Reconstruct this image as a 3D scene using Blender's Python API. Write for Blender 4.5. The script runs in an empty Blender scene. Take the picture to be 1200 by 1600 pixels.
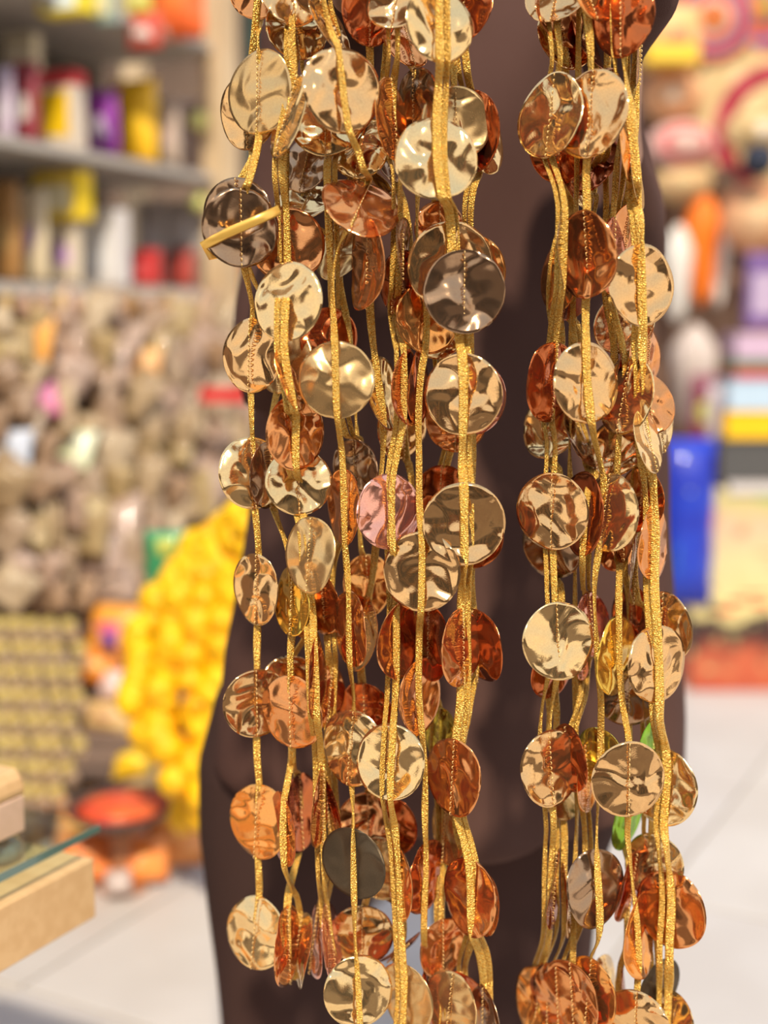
import bpy, bmesh, math, random
from mathutils import Vector, Matrix, noise
random.seed(7)
PI = math.pi
SC = bpy.context.scene
COL = SC.collection

# ------------------------------------------------------------------ camera
F = 2100.0
PITCH = math.radians(8.13)
CAMZ = 1.05
cd = bpy.data.cameras.new('camera'); cam = bpy.data.objects.new('camera', cd); COL.objects.link(cam)
cam.location = (0, 0, CAMZ); cam.rotation_euler = (PI/2-PITCH, 0, 0)
cd.sensor_fit = 'VERTICAL'; cd.sensor_height = 36; cd.sensor_width = 27
cd.lens = 36*F/1600
cd.clip_start = .01
cd.dof.use_dof = True; cd.dof.focus_distance = 1.12; cd.dof.aperture_fstop = 1.9
SC.camera = cam
# ------------------------------------------------------------------ sky
w = bpy.data.worlds.new('world'); SC.world = w; w.use_nodes = True
nt = w.node_tree; nt.nodes.clear()
wo = nt.nodes.new('ShaderNodeOutputWorld'); bg = nt.nodes.new('ShaderNodeBackground')
tc = nt.nodes.new('ShaderNodeTexCoord'); sx = nt.nodes.new('ShaderNodeSeparateXYZ'); rp = nt.nodes.new('ShaderNodeValToRGB')
nt.links.new(tc.outputs['Generated'], sx.inputs[0]); nt.links.new(sx.outputs['Z'], rp.inputs[0])
rp.color_ramp.elements[0].position = 0.0; rp.color_ramp.elements[0].color = (1.0, .93, .85, 1)
rp.color_ramp.elements[1].position = .9; rp.color_ramp.elements[1].color = (.62, .76, 1.0, 1)
nt.links.new(rp.outputs[0], bg.inputs[0]); bg.inputs[1].default_value = 1.15
nt.links.new(bg.outputs[0], wo.inputs[0])
# ------------------------------------------------------------------ sun
sd = bpy.data.lights.new('sun', 'SUN'); sun = bpy.data.objects.new('sun', sd); COL.objects.link(sun)
sd.energy = 4.2; sd.color = (1.0, .88, .70); sd.angle = math.radians(3)
SUN_FROM = Vector((.06, -.80, .88))
sun.rotation_euler = SUN_FROM.to_track_quat('Z', 'Y').to_euler()
SC.view_settings.view_transform = 'Standard'; SC.view_settings.look = 'None'
SC.view_settings.exposure = 0.0; SC.view_settings.gamma = 1.0
SC.view_settings.use_curve_mapping = False
SC.cycles.max_bounces = 10; SC.cycles.glossy_bounces = 7; SC.cycles.diffuse_bounces = 3; SC.cycles.transmission_bounces = 8
SC.cycles.sample_clamp_indirect = 6; SC.cycles.use_denoising = True
SC.cycles.caustics_reflective = False; SC.cycles.caustics_refractive = False

# ------------------------------------------------------------------ helpers
CP, SP = math.cos(PITCH), math.sin(PITCH)
def ray(px, py):
    a = (px-600)/F; b = -(py-800)/F
    return Vector((a, CP+b*SP, -SP+b*CP))
CAM = Vector((0, 0, CAMZ))
def at(px, py, Y):
    d = ray(px, py); return CAM+d*(Y/d.y)
def on_plane(px, py, p, n):
    d = ray(px, py); return CAM+d*((p-CAM).dot(n)/d.dot(n))
def on_floor(px, py): return on_plane(px, py, Vector((0, 0, 0)), Vector((0, 0, 1)))
def px_of(p):
    q = Vector(p)-CAM; dz = q.y*CP-q.z*SP
    return 600+F*q.x/dz, 800-F*(q.y*SP+q.z*CP)/dz

def tag(o, label=None, cat=None, group=None, kind=None):
    if label: o['label'] = label
    if cat: o['category'] = cat
    if group: o['group'] = group
    if kind: o['kind'] = kind
    return o
def empty(name, loc, rz=0, label=None, cat=None, group=None):
    o = bpy.data.objects.new(name, None); COL.objects.link(o); o.empty_display_size = .05
    o.location = loc; o.rotation_euler = (0, 0, rz)
    return tag(o, label, cat, group)
def linkmesh(name, me, mat=None, parent=None, smooth=False):
    o = bpy.data.objects.new(name, me); COL.objects.link(o)
    if mat is not None and not me.materials: me.materials.append(mat)
    if smooth:
        me.polygons.foreach_set('use_smooth', [True]*len(me.polygons))
    if parent is not None: o.parent = parent
    return o
def obj(name, bm, mat, parent=None, smooth=False):
    me = bpy.data.meshes.new(name); bm.to_mesh(me); bm.free()
    return linkmesh(name, me, mat, parent, smooth)
def add_box(bm, c, s, rz=0, bevel=0, rx=0, ry=0):
    b = bmesh.new(); bmesh.ops.create_cube(b, size=1)
    bmesh.ops.scale(b, vec=s, verts=b.verts)
    if bevel: bmesh.ops.bevel(b, geom=b.edges[:], offset=bevel, segments=2, affect='EDGES', profile=.5)
    M = Matrix.Translation(c) @ Matrix.Rotation(rz, 4, 'Z') @ Matrix.Rotation(ry, 4, 'Y') @ Matrix.Rotation(rx, 4, 'X')
    bmesh.ops.transform(b, matrix=M, verts=b.verts)
    me = bpy.data.meshes.new('t'); b.to_mesh(me); b.free(); bm.from_mesh(me); bpy.data.meshes.remove(me)
def box(name, c, s, mat, parent=None, rz=0, bevel=0, rx=0, ry=0):
    bm = bmesh.new(); add_box(bm, (0, 0, 0), s, 0, bevel)
    o = obj(name, bm, mat, parent); o.location = c; o.rotation_euler = (rx, ry, rz); return o
def add_lathe(bm, prof, seg=24, M=Matrix(), caps=True):
    rings = []
    for r, z in prof:
        rings.append([bm.verts.new(M @ Vector((r*math.cos(2*PI*i/seg), r*math.sin(2*PI*i/seg), z))) for i in range(seg)])
    for a, b in zip(rings, rings[1:]):
        for i in range(seg):
            bm.faces.new((a[i], a[(i+1) % seg], b[(i+1) % seg], b[i]))
    if caps:
        bm.faces.new(rings[0][::-1]); bm.faces.new(rings[-1])
def add_tube(bm, pts, rad, seg=12):
    """closed tapered tube through pts"""
    pts = [Vector(p) for p in pts]
    if not hasattr(rad, '__len__'): rad = [rad]*len(pts)
    up = Vector((0, 0, 1)); rings = []; prev = None
    for i, p in enumerate(pts):
        t = (pts[min(i+1, len(pts)-1)]-pts[max(i-1, 0)]).normalized()
        if prev is None:
            x = t.cross(up)
            if x.length < .1: x = t.cross(Vector((0, 1, 0)))
        else:
            x = prev-t*prev.dot(t)
        x.normalize(); prev = x; y = t.cross(x)
        r = rad[i]; rx_, ry_ = (r if hasattr(r, '__len__') else (r, r))
        rings.append([bm.verts.new(p+x*(rx_*math.cos(2*PI*k/seg))+y*(ry_*math.sin(2*PI*k/seg))) for k in range(seg)])
    for a, b in zip(rings, rings[1:]):
        for k in range(seg): bm.faces.new((a[k], b[k], b[(k+1) % seg], a[(k+1) % seg]))
    bm.faces.new(rings[0]); bm.faces.new(rings[-1][::-1])
    bmesh.ops.recalc_face_normals(bm, faces=bm.faces)
def remesh(bm, voxel, smooth_it=6):
    me = bpy.data.meshes.new('r'); bm.to_mesh(me); bm.free()
    o = bpy.data.objects.new('r', me); COL.objects.link(o)
    m = o.modifiers.new('r', 'REMESH'); m.mode = 'VOXEL'; m.voxel_size = voxel
    s = o.modifiers.new('s', 'SMOOTH'); s.iterations = smooth_it; s.factor = .5
    dg = bpy.context.evaluated_depsgraph_get(); dg.update()
    out = bpy.data.meshes.new_from_object(o.evaluated_get(dg))
    bpy.data.objects.remove(o); bpy.data.meshes.remove(me)
    out.materials.clear()
    return out

# ------------------------------------------------------------------ materials
def srgb(c):
    return tuple(((v/255)/12.92 if v/255 <= .04045 else (((v/255)+.055)/1.055)**2.4) for v in c)
def mat(name, col, rough=.6, metal=0., bump=0., bscale=60., col2=None, cscale=8., spec=.5, cmix=(.4, .6), coat=0., stretch=None, sheen=0.):
    m = bpy.data.materials.new(name); m.use_nodes = True; n = m.node_tree; b = n.nodes['Principled BSDF']
    b.inputs['Base Color'].default_value = (*col, 1); b.inputs['Roughness'].default_value = rough
    b.inputs['Metallic'].default_value = metal; b.inputs['Specular IOR Level'].default_value = spec
    b.inputs['Coat Weight'].default_value = coat; b.inputs['Sheen Weight'].default_value = sheen
    t = n.nodes.new('ShaderNodeTexCoord'); vec = t.outputs['Object']
    if stretch:
        mp = n.nodes.new('ShaderNodeMapping'); mp.inputs['Scale'].default_value = stretch
        n.links.new(vec, mp.inputs[0]); vec = mp.outputs[0]
    if col2 is not None:
        z = n.nodes.new('ShaderNodeTexNoise'); z.inputs['Scale'].default_value = cscale; z.inputs['Detail'].default_value = 3
        r = n.nodes.new('ShaderNodeValToRGB'); r.color_ramp.elements[0].position = cmix[0]; r.color_ramp.elements[1].position = cmix[1]
        r.color_ramp.elements[0].color = (*col, 1); r.color_ramp.elements[1].color = (*col2, 1)
        n.links.new(vec, z.inputs['Vector']); n.links.new(z.outputs['Fac'], r.inputs[0]); n.links.new(r.outputs[0], b.inputs['Base Color'])
    if bump:
        z = n.nodes.new('ShaderNodeTexNoise'); z.inputs['Scale'].default_value = bscale; z.inputs['Detail'].default_value = 4
        u = n.nodes.new('ShaderNodeBump'); u.inputs['Strength'].default_value = bump; u.inputs['Distance'].default_value = .01
        n.links.new(vec, z.inputs['Vector']); n.links.new(z.outputs['Fac'], u.inputs['Height']); n.links.new(u.outputs[0], b.inputs['Normal'])
    return m

def foil(name, col, rough=.13, dust=.0):
    """foil disc: metallic, broad crumples by bump, faint dust film and fine scratches"""
    m = bpy.data.materials.new(name); m.use_nodes = True; n = m.node_tree; b = n.nodes['Principled BSDF']
    b.inputs['Metallic'].default_value = 1
    t = n.nodes.new('ShaderNodeTexCoord'); oi = n.nodes.new('ShaderNodeObjectInfo')
    ad = n.nodes.new('ShaderNodeVectorMath'); ad.operation = 'ADD'
    ml = n.nodes.new('ShaderNodeVectorMath'); ml.operation = 'SCALE'; ml.inputs[3].default_value = 40
    n.links.new(oi.outputs['Random'], ml.inputs[0]); n.links.new(t.outputs['Object'], ad.inputs[0]); n.links.new(ml.outputs[0], ad.inputs[1])
    z1 = n.nodes.new('ShaderNodeTexNoise'); z1.inputs['Scale'].default_value = 1.1; z1.inputs['Detail'].default_value = .6; z1.inputs['Distortion'].default_value = .6
    n.links.new(ad.outputs[0], z1.inputs['Vector'])
    b1 = n.nodes.new('ShaderNodeBump'); b1.inputs['Strength'].default_value = .5; b1.inputs['Distance'].default_value = .032
    n.links.new(z1.outputs['Fac'], b1.inputs['Height'])
    z2 = n.nodes.new('ShaderNodeTexNoise'); z2.inputs['Scale'].default_value = 26; z2.inputs['Detail'].default_value = 5
    n.links.new(ad.outputs[0], z2.inputs['Vector'])
    b2 = n.nodes.new('ShaderNodeBump'); b2.inputs['Strength'].default_value = .03; b2.inputs['Distance'].default_value = .004
    n.links.new(z2.outputs['Fac'], b2.inputs['Height']); n.links.new(b1.outputs[0], b2.inputs['Normal'])
    n.links.new(b2.outputs[0], b.inputs['Normal'])
    r = n.nodes.new('ShaderNodeValToRGB'); r.color_ramp.elements[0].position = .3; r.color_ramp.elements[1].position = .75
    r.color_ramp.elements[0].color = (*col, 1); r.color_ramp.elements[1].color = (*[c*(.82 if i else .9) for i, c in enumerate(col)], 1)
    n.links.new(z2.outputs['Fac'], r.inputs[0]); n.links.new(r.outputs[0], b.inputs['Base Color'])
    rr = n.nodes.new('ShaderNodeMapRange'); rr.inputs['To Min'].default_value = rough*.7; rr.inputs['To Max'].default_value = rough*1.5
    n.links.new(z2.outputs['Fac'], rr.inputs['Value']); n.links.new(rr.outputs[0], b.inputs['Roughness'])
    if dust:
        b.inputs['Coat Weight'].default_value = 0
        df = n.nodes.new('ShaderNodeBsdfDiffuse'); df.inputs[0].default_value = (.55*col[0]+.02, .5*col[1]+.02, .5*col[2]+.02, 1)
        mx = n.nodes.new('ShaderNodeMixShader'); mx.inputs[0].default_value = dust
        out = n.nodes['Material Output']
        n.links.new(b.outputs[0], mx.inputs[1]); n.links.new(df.outputs[0], mx.inputs[2]); n.links.new(mx.outputs[0], out.inputs[0])
    return m
FOIL = {
    'c': foil('gold_foil_pale', (1.0, .70, .31), .09, .10),
    'm': foil('gold_foil', (.92, .57, .24), .08, .08),
    'y': foil('gold_foil_satin', (.84, .56, .23), .22, .2),
    'd': foil('gold_foil_dark_reflection', (.46, .29, .16), .16, .08),  # gold foil with a dark reflection put into its colour
    'D': foil('grey_brown_backed_foil', (.13, .095, .055), .42, .25),
    'k': foil('gold_foil_bounce_tint', (.88, .38, .13), .12, .10),  # gold mirrored in gold, painted as a copper tint
    'K': foil('gold_foil_deep_bounce_tint', (.62, .17, .05), .12, .10),  # deeper gold-in-gold bounce, painted into the colour
    'o': foil('orange_gold_foil', (1.0, .45, .12), .12, .12),
    'p': foil('gold_foil_red_reflection', (1.0, .50, .36), .10, .15),  # red reflection painted as a rose tint
    'G': foil('gold_foil_green_reflection', (.40, .75, .06), .2, .35),  # green reflection painted into the foil colour
    'g': foil('gold_foil_faint_green_reflection', (.70, .68, .14), .12, .15),  # fainter green reflection painted into the gold
    'Y': foil('yellow_foil', (1.0, .66, .10), .10, .12),
}
# metallic braid of the ribbons
RIB = bpy.data.materials.new('gold_braid'); RIB.use_nodes = True
n = RIB.node_tree; b = n.nodes['Principled BSDF']
b.inputs['Base Color'].default_value = (1.0, .66, .20, 1); b.inputs['Metallic'].default_value = .5; b.inputs['Roughness'].default_value = .27
uv = n.nodes.new('ShaderNodeUVMap')
sp = n.nodes.new('ShaderNodeMapping'); sp.inputs['Scale'].default_value = (11, 1, 1)
n.links.new(uv.outputs[0], sp.inputs[0])
vo = n.nodes.new('ShaderNodeTexVoronoi'); vo.inputs['Scale'].default_value = 1.0
n.links.new(sp.outputs[0], vo.inputs['Vector'])
bu = n.nodes.new('ShaderNodeBump'); bu.inputs['Strength'].default_value = 1.0; bu.inputs['Distance'].default_value = .0013
n.links.new(vo.outputs['Distance'], bu.inputs['Height']); n.links.new(bu.outputs[0], b.inputs['Normal'])
cr = n.nodes.new('ShaderNodeValToRGB'); cr.color_ramp.elements[0].position = 0; cr.color_ramp.elements[1].position = .8
cr.color_ramp.elements[0].color = (1.0, .74, .20, 1); cr.color_ramp.elements[1].color = (.90, .43, .05, 1)
n.links.new(vo.outputs['Distance'], cr.inputs[0]); n.links.new(cr.outputs[0], b.inputs['Base Color'])
THREAD = mat('gold_thread', (.95, .62, .24), .4, .7)

CLOTH = mat('brown_cloth', srgb((90, 64, 56)), .85, 0, .25, 900, srgb((82, 57, 50)), 3, .15)
CLOTH2 = mat('brown_trouser_cloth', srgb((74, 52, 47)), .85, 0, .25, 900, srgb((66, 47, 42)), 3, .15)
SKIN = mat('skin', srgb((190, 140, 110)), .5, 0, .1, 120)
HAIR = mat('hair', (.02, .013, .01), .5, 0, .5, 80)
LEATHER = mat('shoe_leather', (.03, .02, .015), .4)

# ------------------------------------------------------------------ the setting
GR = math.radians(28)          # the paving, the stand and the shelves share one direction
E1 = Vector((math.sin(GR), math.cos(GR), 0)); E2 = Vector((math.cos(GR), -math.sin(GR), 0))
tile_mats = [mat('paving_slab_%d' % i, c, .5, 0, .06, 30, c2, 3) for i, (c, c2) in enumerate([
    (srgb((200, 194, 189)), srgb((193, 186, 180))), (srgb((196, 191, 188)), srgb((202, 195, 188))), (srgb((204, 198, 192)), srgb((195, 188, 181)))])]
grout = mat('grout', srgb((186, 176, 166)), .9)
fl = box('floor', (0, 1, -.06), (16, 16, .1), mat('street_paving', srgb((200, 193, 186)), .7, 0, .1, 20, srgb((190, 183, 176)), 2))
tag(fl, kind='structure')
bm = bmesh.new(); add_box(bm, (0, 0, 0), (.792, .792, .02), 0, .003); tile_me = bpy.data.meshes.new('tile'); bm.to_mesh(tile_me); bm.free()
origin = Vector((-.58, 2.01, 0)); nT = 0
for i in range(-6, 7):
    for j in range(-5, 7):
        c = origin+E1*((i+.5)*.8)+E2*((j+.5)*.8)
        if 0.9 < c.y < 5.2 and abs(c.x) < .5+c.y*.33:
            o = bpy.data.objects.new('tile', tile_me); COL.objects.link(o); o.parent = fl
            o.matrix_parent_inverse = Matrix()
            o.location = (c.x, c.y-1, .06-.009+random.uniform(-.0006, .0006)); o.rotation_euler = (0, 0, -GR)
            if not tile_me.materials: tile_me.materials.append(tile_mats[0])
            o.material_slots[0].link = 'OBJECT'; o.material_slots[0].material = tile_mats[random.randrange(3)]
st_ = box('floor_added_dark', (0, -4.6, -.0035), (16, 9.6, .02), mat('added_dark_ground', srgb((92, 78, 68)), .85, 0, .3, 60, srgb((76, 64, 56)), 4)); tag(st_, kind='structure')  # unseen dark ground, added to darken what the foil reflects
# rear wall of the shop row
wall_m = mat('dim_plaster', srgb((120, 98, 82)), .9, 0, .3, 12, srgb((90, 72, 60)), 2)
o = box('wall_rear', (0, 5.6, 1.6), (9, .12, 3.2), wall_m); tag(o, kind='structure')
# unseen plaster row with dark openings, invented behind the camera for the foil to mirror
plas = mat('added_plaster', srgb((160, 132, 104)), .9, 0, .3, 6, srgb((128, 102, 80)), 1.5)
wb = box('wall_added_reflected', (0, -6.2, 1.7), (14, .3, 3.4), plas); tag(wb, kind='structure')
dk = mat('added_shutter_dark', (.03, .022, .018), .6, 0, .4, 8)
for i, xx in enumerate((-5, -2.6, -.2, 2.2, 4.6)):
    box('added_shutter', (xx, .17, -.35), (1.7, .06, 2.3), dk, wb)
    box('added_awning', (xx, .6, 1.0), (2.0, 1.0, .03), mat('added_awning_cloth_%d' % i, srgb([(150, 60, 40), (200, 150, 60), (120, 70, 40), (190, 90, 40), (80, 90, 60)][i]), .8), wb, rx=math.radians(14))

# ------------------------------------------------------------------ the wooden display stand at the left
WOOD = mat('pale_beech', srgb((230, 188, 134)), .5, 0, .015, 12, srgb((222, 178, 124)), 2.2, stretch=(2, 30, 30))
WOOD2 = mat('pale_beech_upper', srgb((226, 190, 164)), .55, 0, .015, 12, srgb((220, 184, 156)), 2.2, stretch=(2, 30, 30))
glass = bpy.data.materials.new('clear_glass'); glass.use_nodes = True; gn = glass.node_tree
gt = gn.nodes.new('ShaderNodeBsdfTransparent'); gt.inputs[0].default_value = (.86, .93, .90, 1); gg = gn.nodes.new('ShaderNodeBsdfGlossy'); gg.inputs['Roughness'].default_value = .03
lw = gn.nodes.new('ShaderNodeLayerWeight'); lw.inputs[0].default_value = .5; fr = gn.nodes.new('ShaderNodeMath'); fr.operation = 'POWER'; fr.inputs[1].default_value = 4; gn.links.new(lw.outputs['Facing'], fr.inputs[0]); gm = gn.nodes.new('ShaderNodeMixShader')
gn.links.new(fr.outputs[0], gm.inputs[0]); gn.links.new(gt.outputs[0], gm.inputs[1]); gn.links.new(gg.outputs[0], gm.inputs[2]); gn.links.new(gm.outputs[0], gn.nodes['Material Output'].inputs[0])
gedge = mat('glass_edge', srgb((96, 122, 110)), .15, 0, 0, coat=1)
C = on_floor(147, 1342)  # direction only; real corner sits at z .488
ztop = .488
C = on_plane(147, 1341, Vector((0, 0, ztop)), Vector((0, 0, 1)))
st = empty('display_stand', (C.x, C.y, 0), -GR, 'pale wooden display stand with a glass shelf at the left edge', 'stand')
W_, L_ = .40, .55   # local x = E2, local y = E1
box('base_slab', (-W_/2, -L_/2, ztop-.0325), (W_, L_, .065), WOOD, st, bevel=.0015)
box('glass_shelf', (-W_/2-.002, -L_/2+.012, ztop+.029), (W_, L_, .008), glass, st)
box('glass_rim', (-.0015, -L_/2+.012, ztop+.029), (.0016, L_, .0082), gedge, st)
for sx_, sy_ in ((-.085, -.05), (-.30, -.05), (-.085, -.45), (-.30, -.45)):
    bm = bmesh.new(); add_lathe(bm, [(.012, 0), (.022, .003), (.024, .012), (.022, .021), (.012, .025)], 24)
    s = obj('spacer', bm, mat('clear_bumper', srgb((150, 160, 158)), .15, .3), st, True); s.location = (sx_, sy_, ztop)
box('pedestal', (-W_*.62, -L_*.5, (ztop-.065)/2), (.12, .12, ztop-.065), WOOD, st)
box('foot', (-W_*.62, -L_*.5, .012), (.3, .34, .024), WOOD, st)
U = on_plane(40, 1298, Vector((0, 0, ztop+.033)), Vector((0, 0, 1)))
ub = empty('wooden_block', (U.x, U.y, ztop+.033), -GR, 'pale wooden block with a rounded top lip resting on the glass shelf', 'block')
box('body', (-.15, -.2, .0195), (.30, .40, .039), WOOD2, ub, bevel=.002)
bm = bmesh.new()
# rounded lip profile extruded along the block
prof = [(-.30, .041), (-.001, .041), (.0, .047), (-.003, .057), (-.009, .064), (-.012, .066), (-.30, .066)]
va = [bm.verts.new((x, 0, z)) for x, z in prof]; vb = [bm.verts.new((x, -.40, z)) for x, z in prof]
bm.faces.new(va); bm.faces.new(vb[::-1])
for i in range(len(prof)): bm.faces.new((va[i], va[(i+1) % len(prof)], vb[(i+1) % len(prof)], vb[i]))
bmesh.ops.recalc_face_normals(bm, faces=bm.faces)
obj('lid', bm, WOOD, ub)
box('seam', (-.151, -.2, .040), (.297, .397, .002), mat('dark_seam', (.12, .09, .09), .8), ub)

# ------------------------------------------------------------------ shelf unit at the left
A0 = Vector((-.83, 2.9, 0)); SU = Vector((.407, .914, 0)).normalized(); SN = Vector((-SU.y, SU.x, 0))
SRZ = math.atan2(SU.y, SU.x)
def shelf_pt(px, py, back=0.): return on_plane(px, py, A0+SN*back, SN)
grey = mat('grey_shelf_board', srgb((176, 168, 158)), .6, 0, .05, 8)
postm = mat('cream_wood_post', srgb((222, 196, 158)), .6, 0, .1, 10, srgb((204, 176, 138)), 3)
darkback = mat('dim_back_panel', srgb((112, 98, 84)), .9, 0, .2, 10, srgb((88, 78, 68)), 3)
su = empty('shelf_unit', A0, SRZ, 'grey boarded shop shelf unit with a cream wooden end post, at the left', 'shelves')
LT = .96
for z in (1.43, 1.118, 1.77):
    box('shelf_board', (LT/2-.9, .19, z), (LT+1.8, .38, .022), grey, su)
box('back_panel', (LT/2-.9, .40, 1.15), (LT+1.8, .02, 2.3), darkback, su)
pp = shelf_pt(346, 300)
tt = (pp-A0).dot(SU)
box('end_post', (tt, .0, 1.2), (.075, .07, 2.4), postm, su)
box('end_post', (tt+.16, .38, 1.2), (.06, .05, 2.4), postm, su)
box('price_rail', (LT/2-.9, -.008, 1.118), (LT+1.7, .006, .03), grey, su)

ORD = ['first', 'second', 'third', 'fourth', 'fifth', 'sixth', 'seventh', 'eighth', 'ninth', 'tenth', 'eleventh', 'twelfth']
# goods ----------------------------------------------------------------
def pouch_mesh(wd, ht, dp, seedv, crimp=True):
    bm = bmesh.new(); nx, nz = 8, 10; f = {}; bk = {}
    for i in range(nx+1):
        for j in range(nz+1):
            u = i/nx*2-1; v = j/nz*2-1
            t = max(0, (1-abs(u)**3))*max(0, (1-abs(v)**4))
            nz_ = noise.noise(Vector((u*2+seedv, v*2, seedv)))*.25
            wv = 1-.06*(1-abs(v))*0+.03*math.sin(v*9+seedv)
            x = u*wd/2*wv; z = v*ht/2+ht/2
            d = dp/2*(t*(1+nz_)+.04)
            f[i, j] = bm.verts.new((x, -d, z))
            bk[i, j] = f[i, j] if False else bm.verts.new((x, d, z))
    for i in range(nx):
        for j in range(nz):
            bm.faces.new((f[i, j], f[i+1, j], f[i+1, j+1], f[i, j+1]))
            bm.faces.new((bk[i, j], bk[i, j+1], bk[i+1, j+1], bk[i+1, j]))
    for i in range(nx):
        bm.faces.new((f[i, 0], bk[i, 0], bk[i+1, 0], f[i+1, 0])); bm.faces.new((f[i, nz], f[i+1, nz], bk[i+1, nz], bk[i, nz]))
    for j in range(nz):
        bm.faces.new((f[0, j], f[0, j+1], bk[0, j+1], bk[0, j])); bm.faces.new((f[nx, j], bk[nx, j], bk[nx, j+1], f[nx, j+1]))
    return bm
_mc = {}
def cm(c, rough=.4, c2=None, coat=.2, sc=14):
    k = (tuple(c), rough, tuple(c2) if c2 else None)
    if k not in _mc: _mc[k] = mat('print_%d' % len(_mc), srgb(c), max(rough, .45), 0, .15, 40, srgb(c2) if c2 else None, sc, coat=coat)
    return _mc[k]
def goods(kind, x0, y0, x1, y1, c1, c2, label, cat, Y=None, back=.08, rz=None, group=None, patch=None, dp=None, tilt=0):
    """an article filling the pixel box x0..x1, y0..y1 at its own distance"""
    xm = (x0+x1)/2
    foot = shelf_pt(xm, y1, back) if Y is None else at(xm, y1, Y)
    sc = (foot-CAM).y/F*1.0
    wd = (x1-x0)*sc*(1.12 if Y is None else 1); ht = (y1-y0)*sc
    if rz is None: rz = SRZ-.75 if Y is None else random.uniform(-.15, .15)
    if Y is None: rz = -.35
    names = {'pouch': 'packet', 'box': 'carton', 'bag': 'paper_bag'}
    t = empty({'pouch': 'packet', 'box': 'carton'}[kind], foot, rz, label, cat, group)
    t.rotation_euler = (tilt, 0, rz)
    if kind == 'pouch':
        obj('bag', pouch_mesh(wd, ht, dp or wd*.35, random.random()*9), cm(c1), t, True)
        obj('printed_panel', pouch_mesh(wd*.7, ht*.45, (dp or wd*.35)*.9, 1.), cm(c2), t, True).location = (0, -wd*.05, ht*.22)
    else:
        box('body', (0, 0, ht/2), (wd, dp or wd*.5, ht), cm(c1), t, bevel=min(wd, ht)*.03)
        box('printed_panel', (0, -(dp or wd*.5)/2-.001, ht*.45), (wd*.7, .002, ht*.55), cm(c2), t)
    return t
SHELF = [
 ('pouch', -6, 112, 24, 222, (205, 186, 206), (225, 215, 225), 'lilac packet at the left end of the upper shelf', 'packet'),
 ('pouch', 18, 105, 64, 226, (150, 60, 70), (230, 220, 210), 'maroon and white packet on the upper shelf beside the lilac one', 'packet'),
 ('box', 14, 58, 60, 112, (226, 214, 180), (236, 226, 200), 'cream packet standing above the maroon and white packet', 'packet'),
 ('box', 66, 120, 128, 236, (225, 210, 190), (250, 205, 20), 'carton with red top and yellow middle on the upper shelf', 'carton'),
 ('pouch', 134, 148, 186, 244, (150, 60, 165), (225, 210, 230), 'bright purple packet on the upper shelf', 'packet'),
 ('pouch', 178, 132, 246, 256, (250, 196, 30), (255, 205, 30), 'large golden yellow packet on the upper shelf', 'packet'),
 ('pouch', 240, 160, 282, 262, (196, 176, 160), (222, 196, 186), 'pale pink packet leaning right of the golden yellow packet', 'packet'),
 ('pouch', 278, 165, 322, 270, (200, 176, 166), (226, 206, 200), 'pale striped packet near the end of the upper shelf', 'packet'),
 ('pouch', -8, 288, 36, 440, (170, 124, 70), (200, 160, 100), 'brown paper packet at the left end of the lower shelf', 'packet'),
 ('pouch', 32, 300, 78, 442, (222, 204, 170), (225, 195, 225), 'cream packet with mauve print on the lower shelf', 'packet'),
 ('box', 62, 272, 136, 345, (245, 210, 40), (240, 230, 190), 'bright yellow carton stacked on the lower shelf goods', 'carton'),
 ('pouch', 74, 340, 130, 446, (216, 200, 176), (200, 160, 205), 'cream and violet packet below the yellow carton', 'packet'),
 ('box', 130, 332, 196, 445, (228, 222, 218), (240, 238, 238), 'white carton with orange corners on the lower shelf', 'carton'),
 ('box', 200, 392, 248, 444, (208, 56, 56), (226, 90, 90), 'small red box on the lower shelf', 'box'),
 ('box', 222, 318, 262, 446, (196, 188, 182), (214, 208, 206), 'tall light grey carton behind the small red box', 'carton'),
 ('pouch', 262, 392, 304, 448, (176, 70, 60), (216, 90, 80), 'dark red packet near the end of the lower shelf', 'packet'),
 ('box', 268, 318, 326, 396, (176, 168, 160), (196, 190, 186), 'grey carton at the end of the lower shelf', 'carton'),
]
for s in SHELF:
    bk = .10
    if 'behind' in s[7] or 'standing above' in s[7]: bk = .2
    goods(*s, back=bk)
cap = [o for o in bpy.data.objects if o.get('label', '').startswith('carton with red top')][0]
bb = [o for o in cap.children if o.name.startswith('body')][0]
dm = [2*max(abs(v.co[k_]) for v in bb.data.vertices) for k_ in range(3)]
box('red_top', (0, 0, dm[2]*.90), (dm[0]*1.01, dm[1]*1.02, dm[2]*.18), cm((205, 50, 60)), cap)
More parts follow.
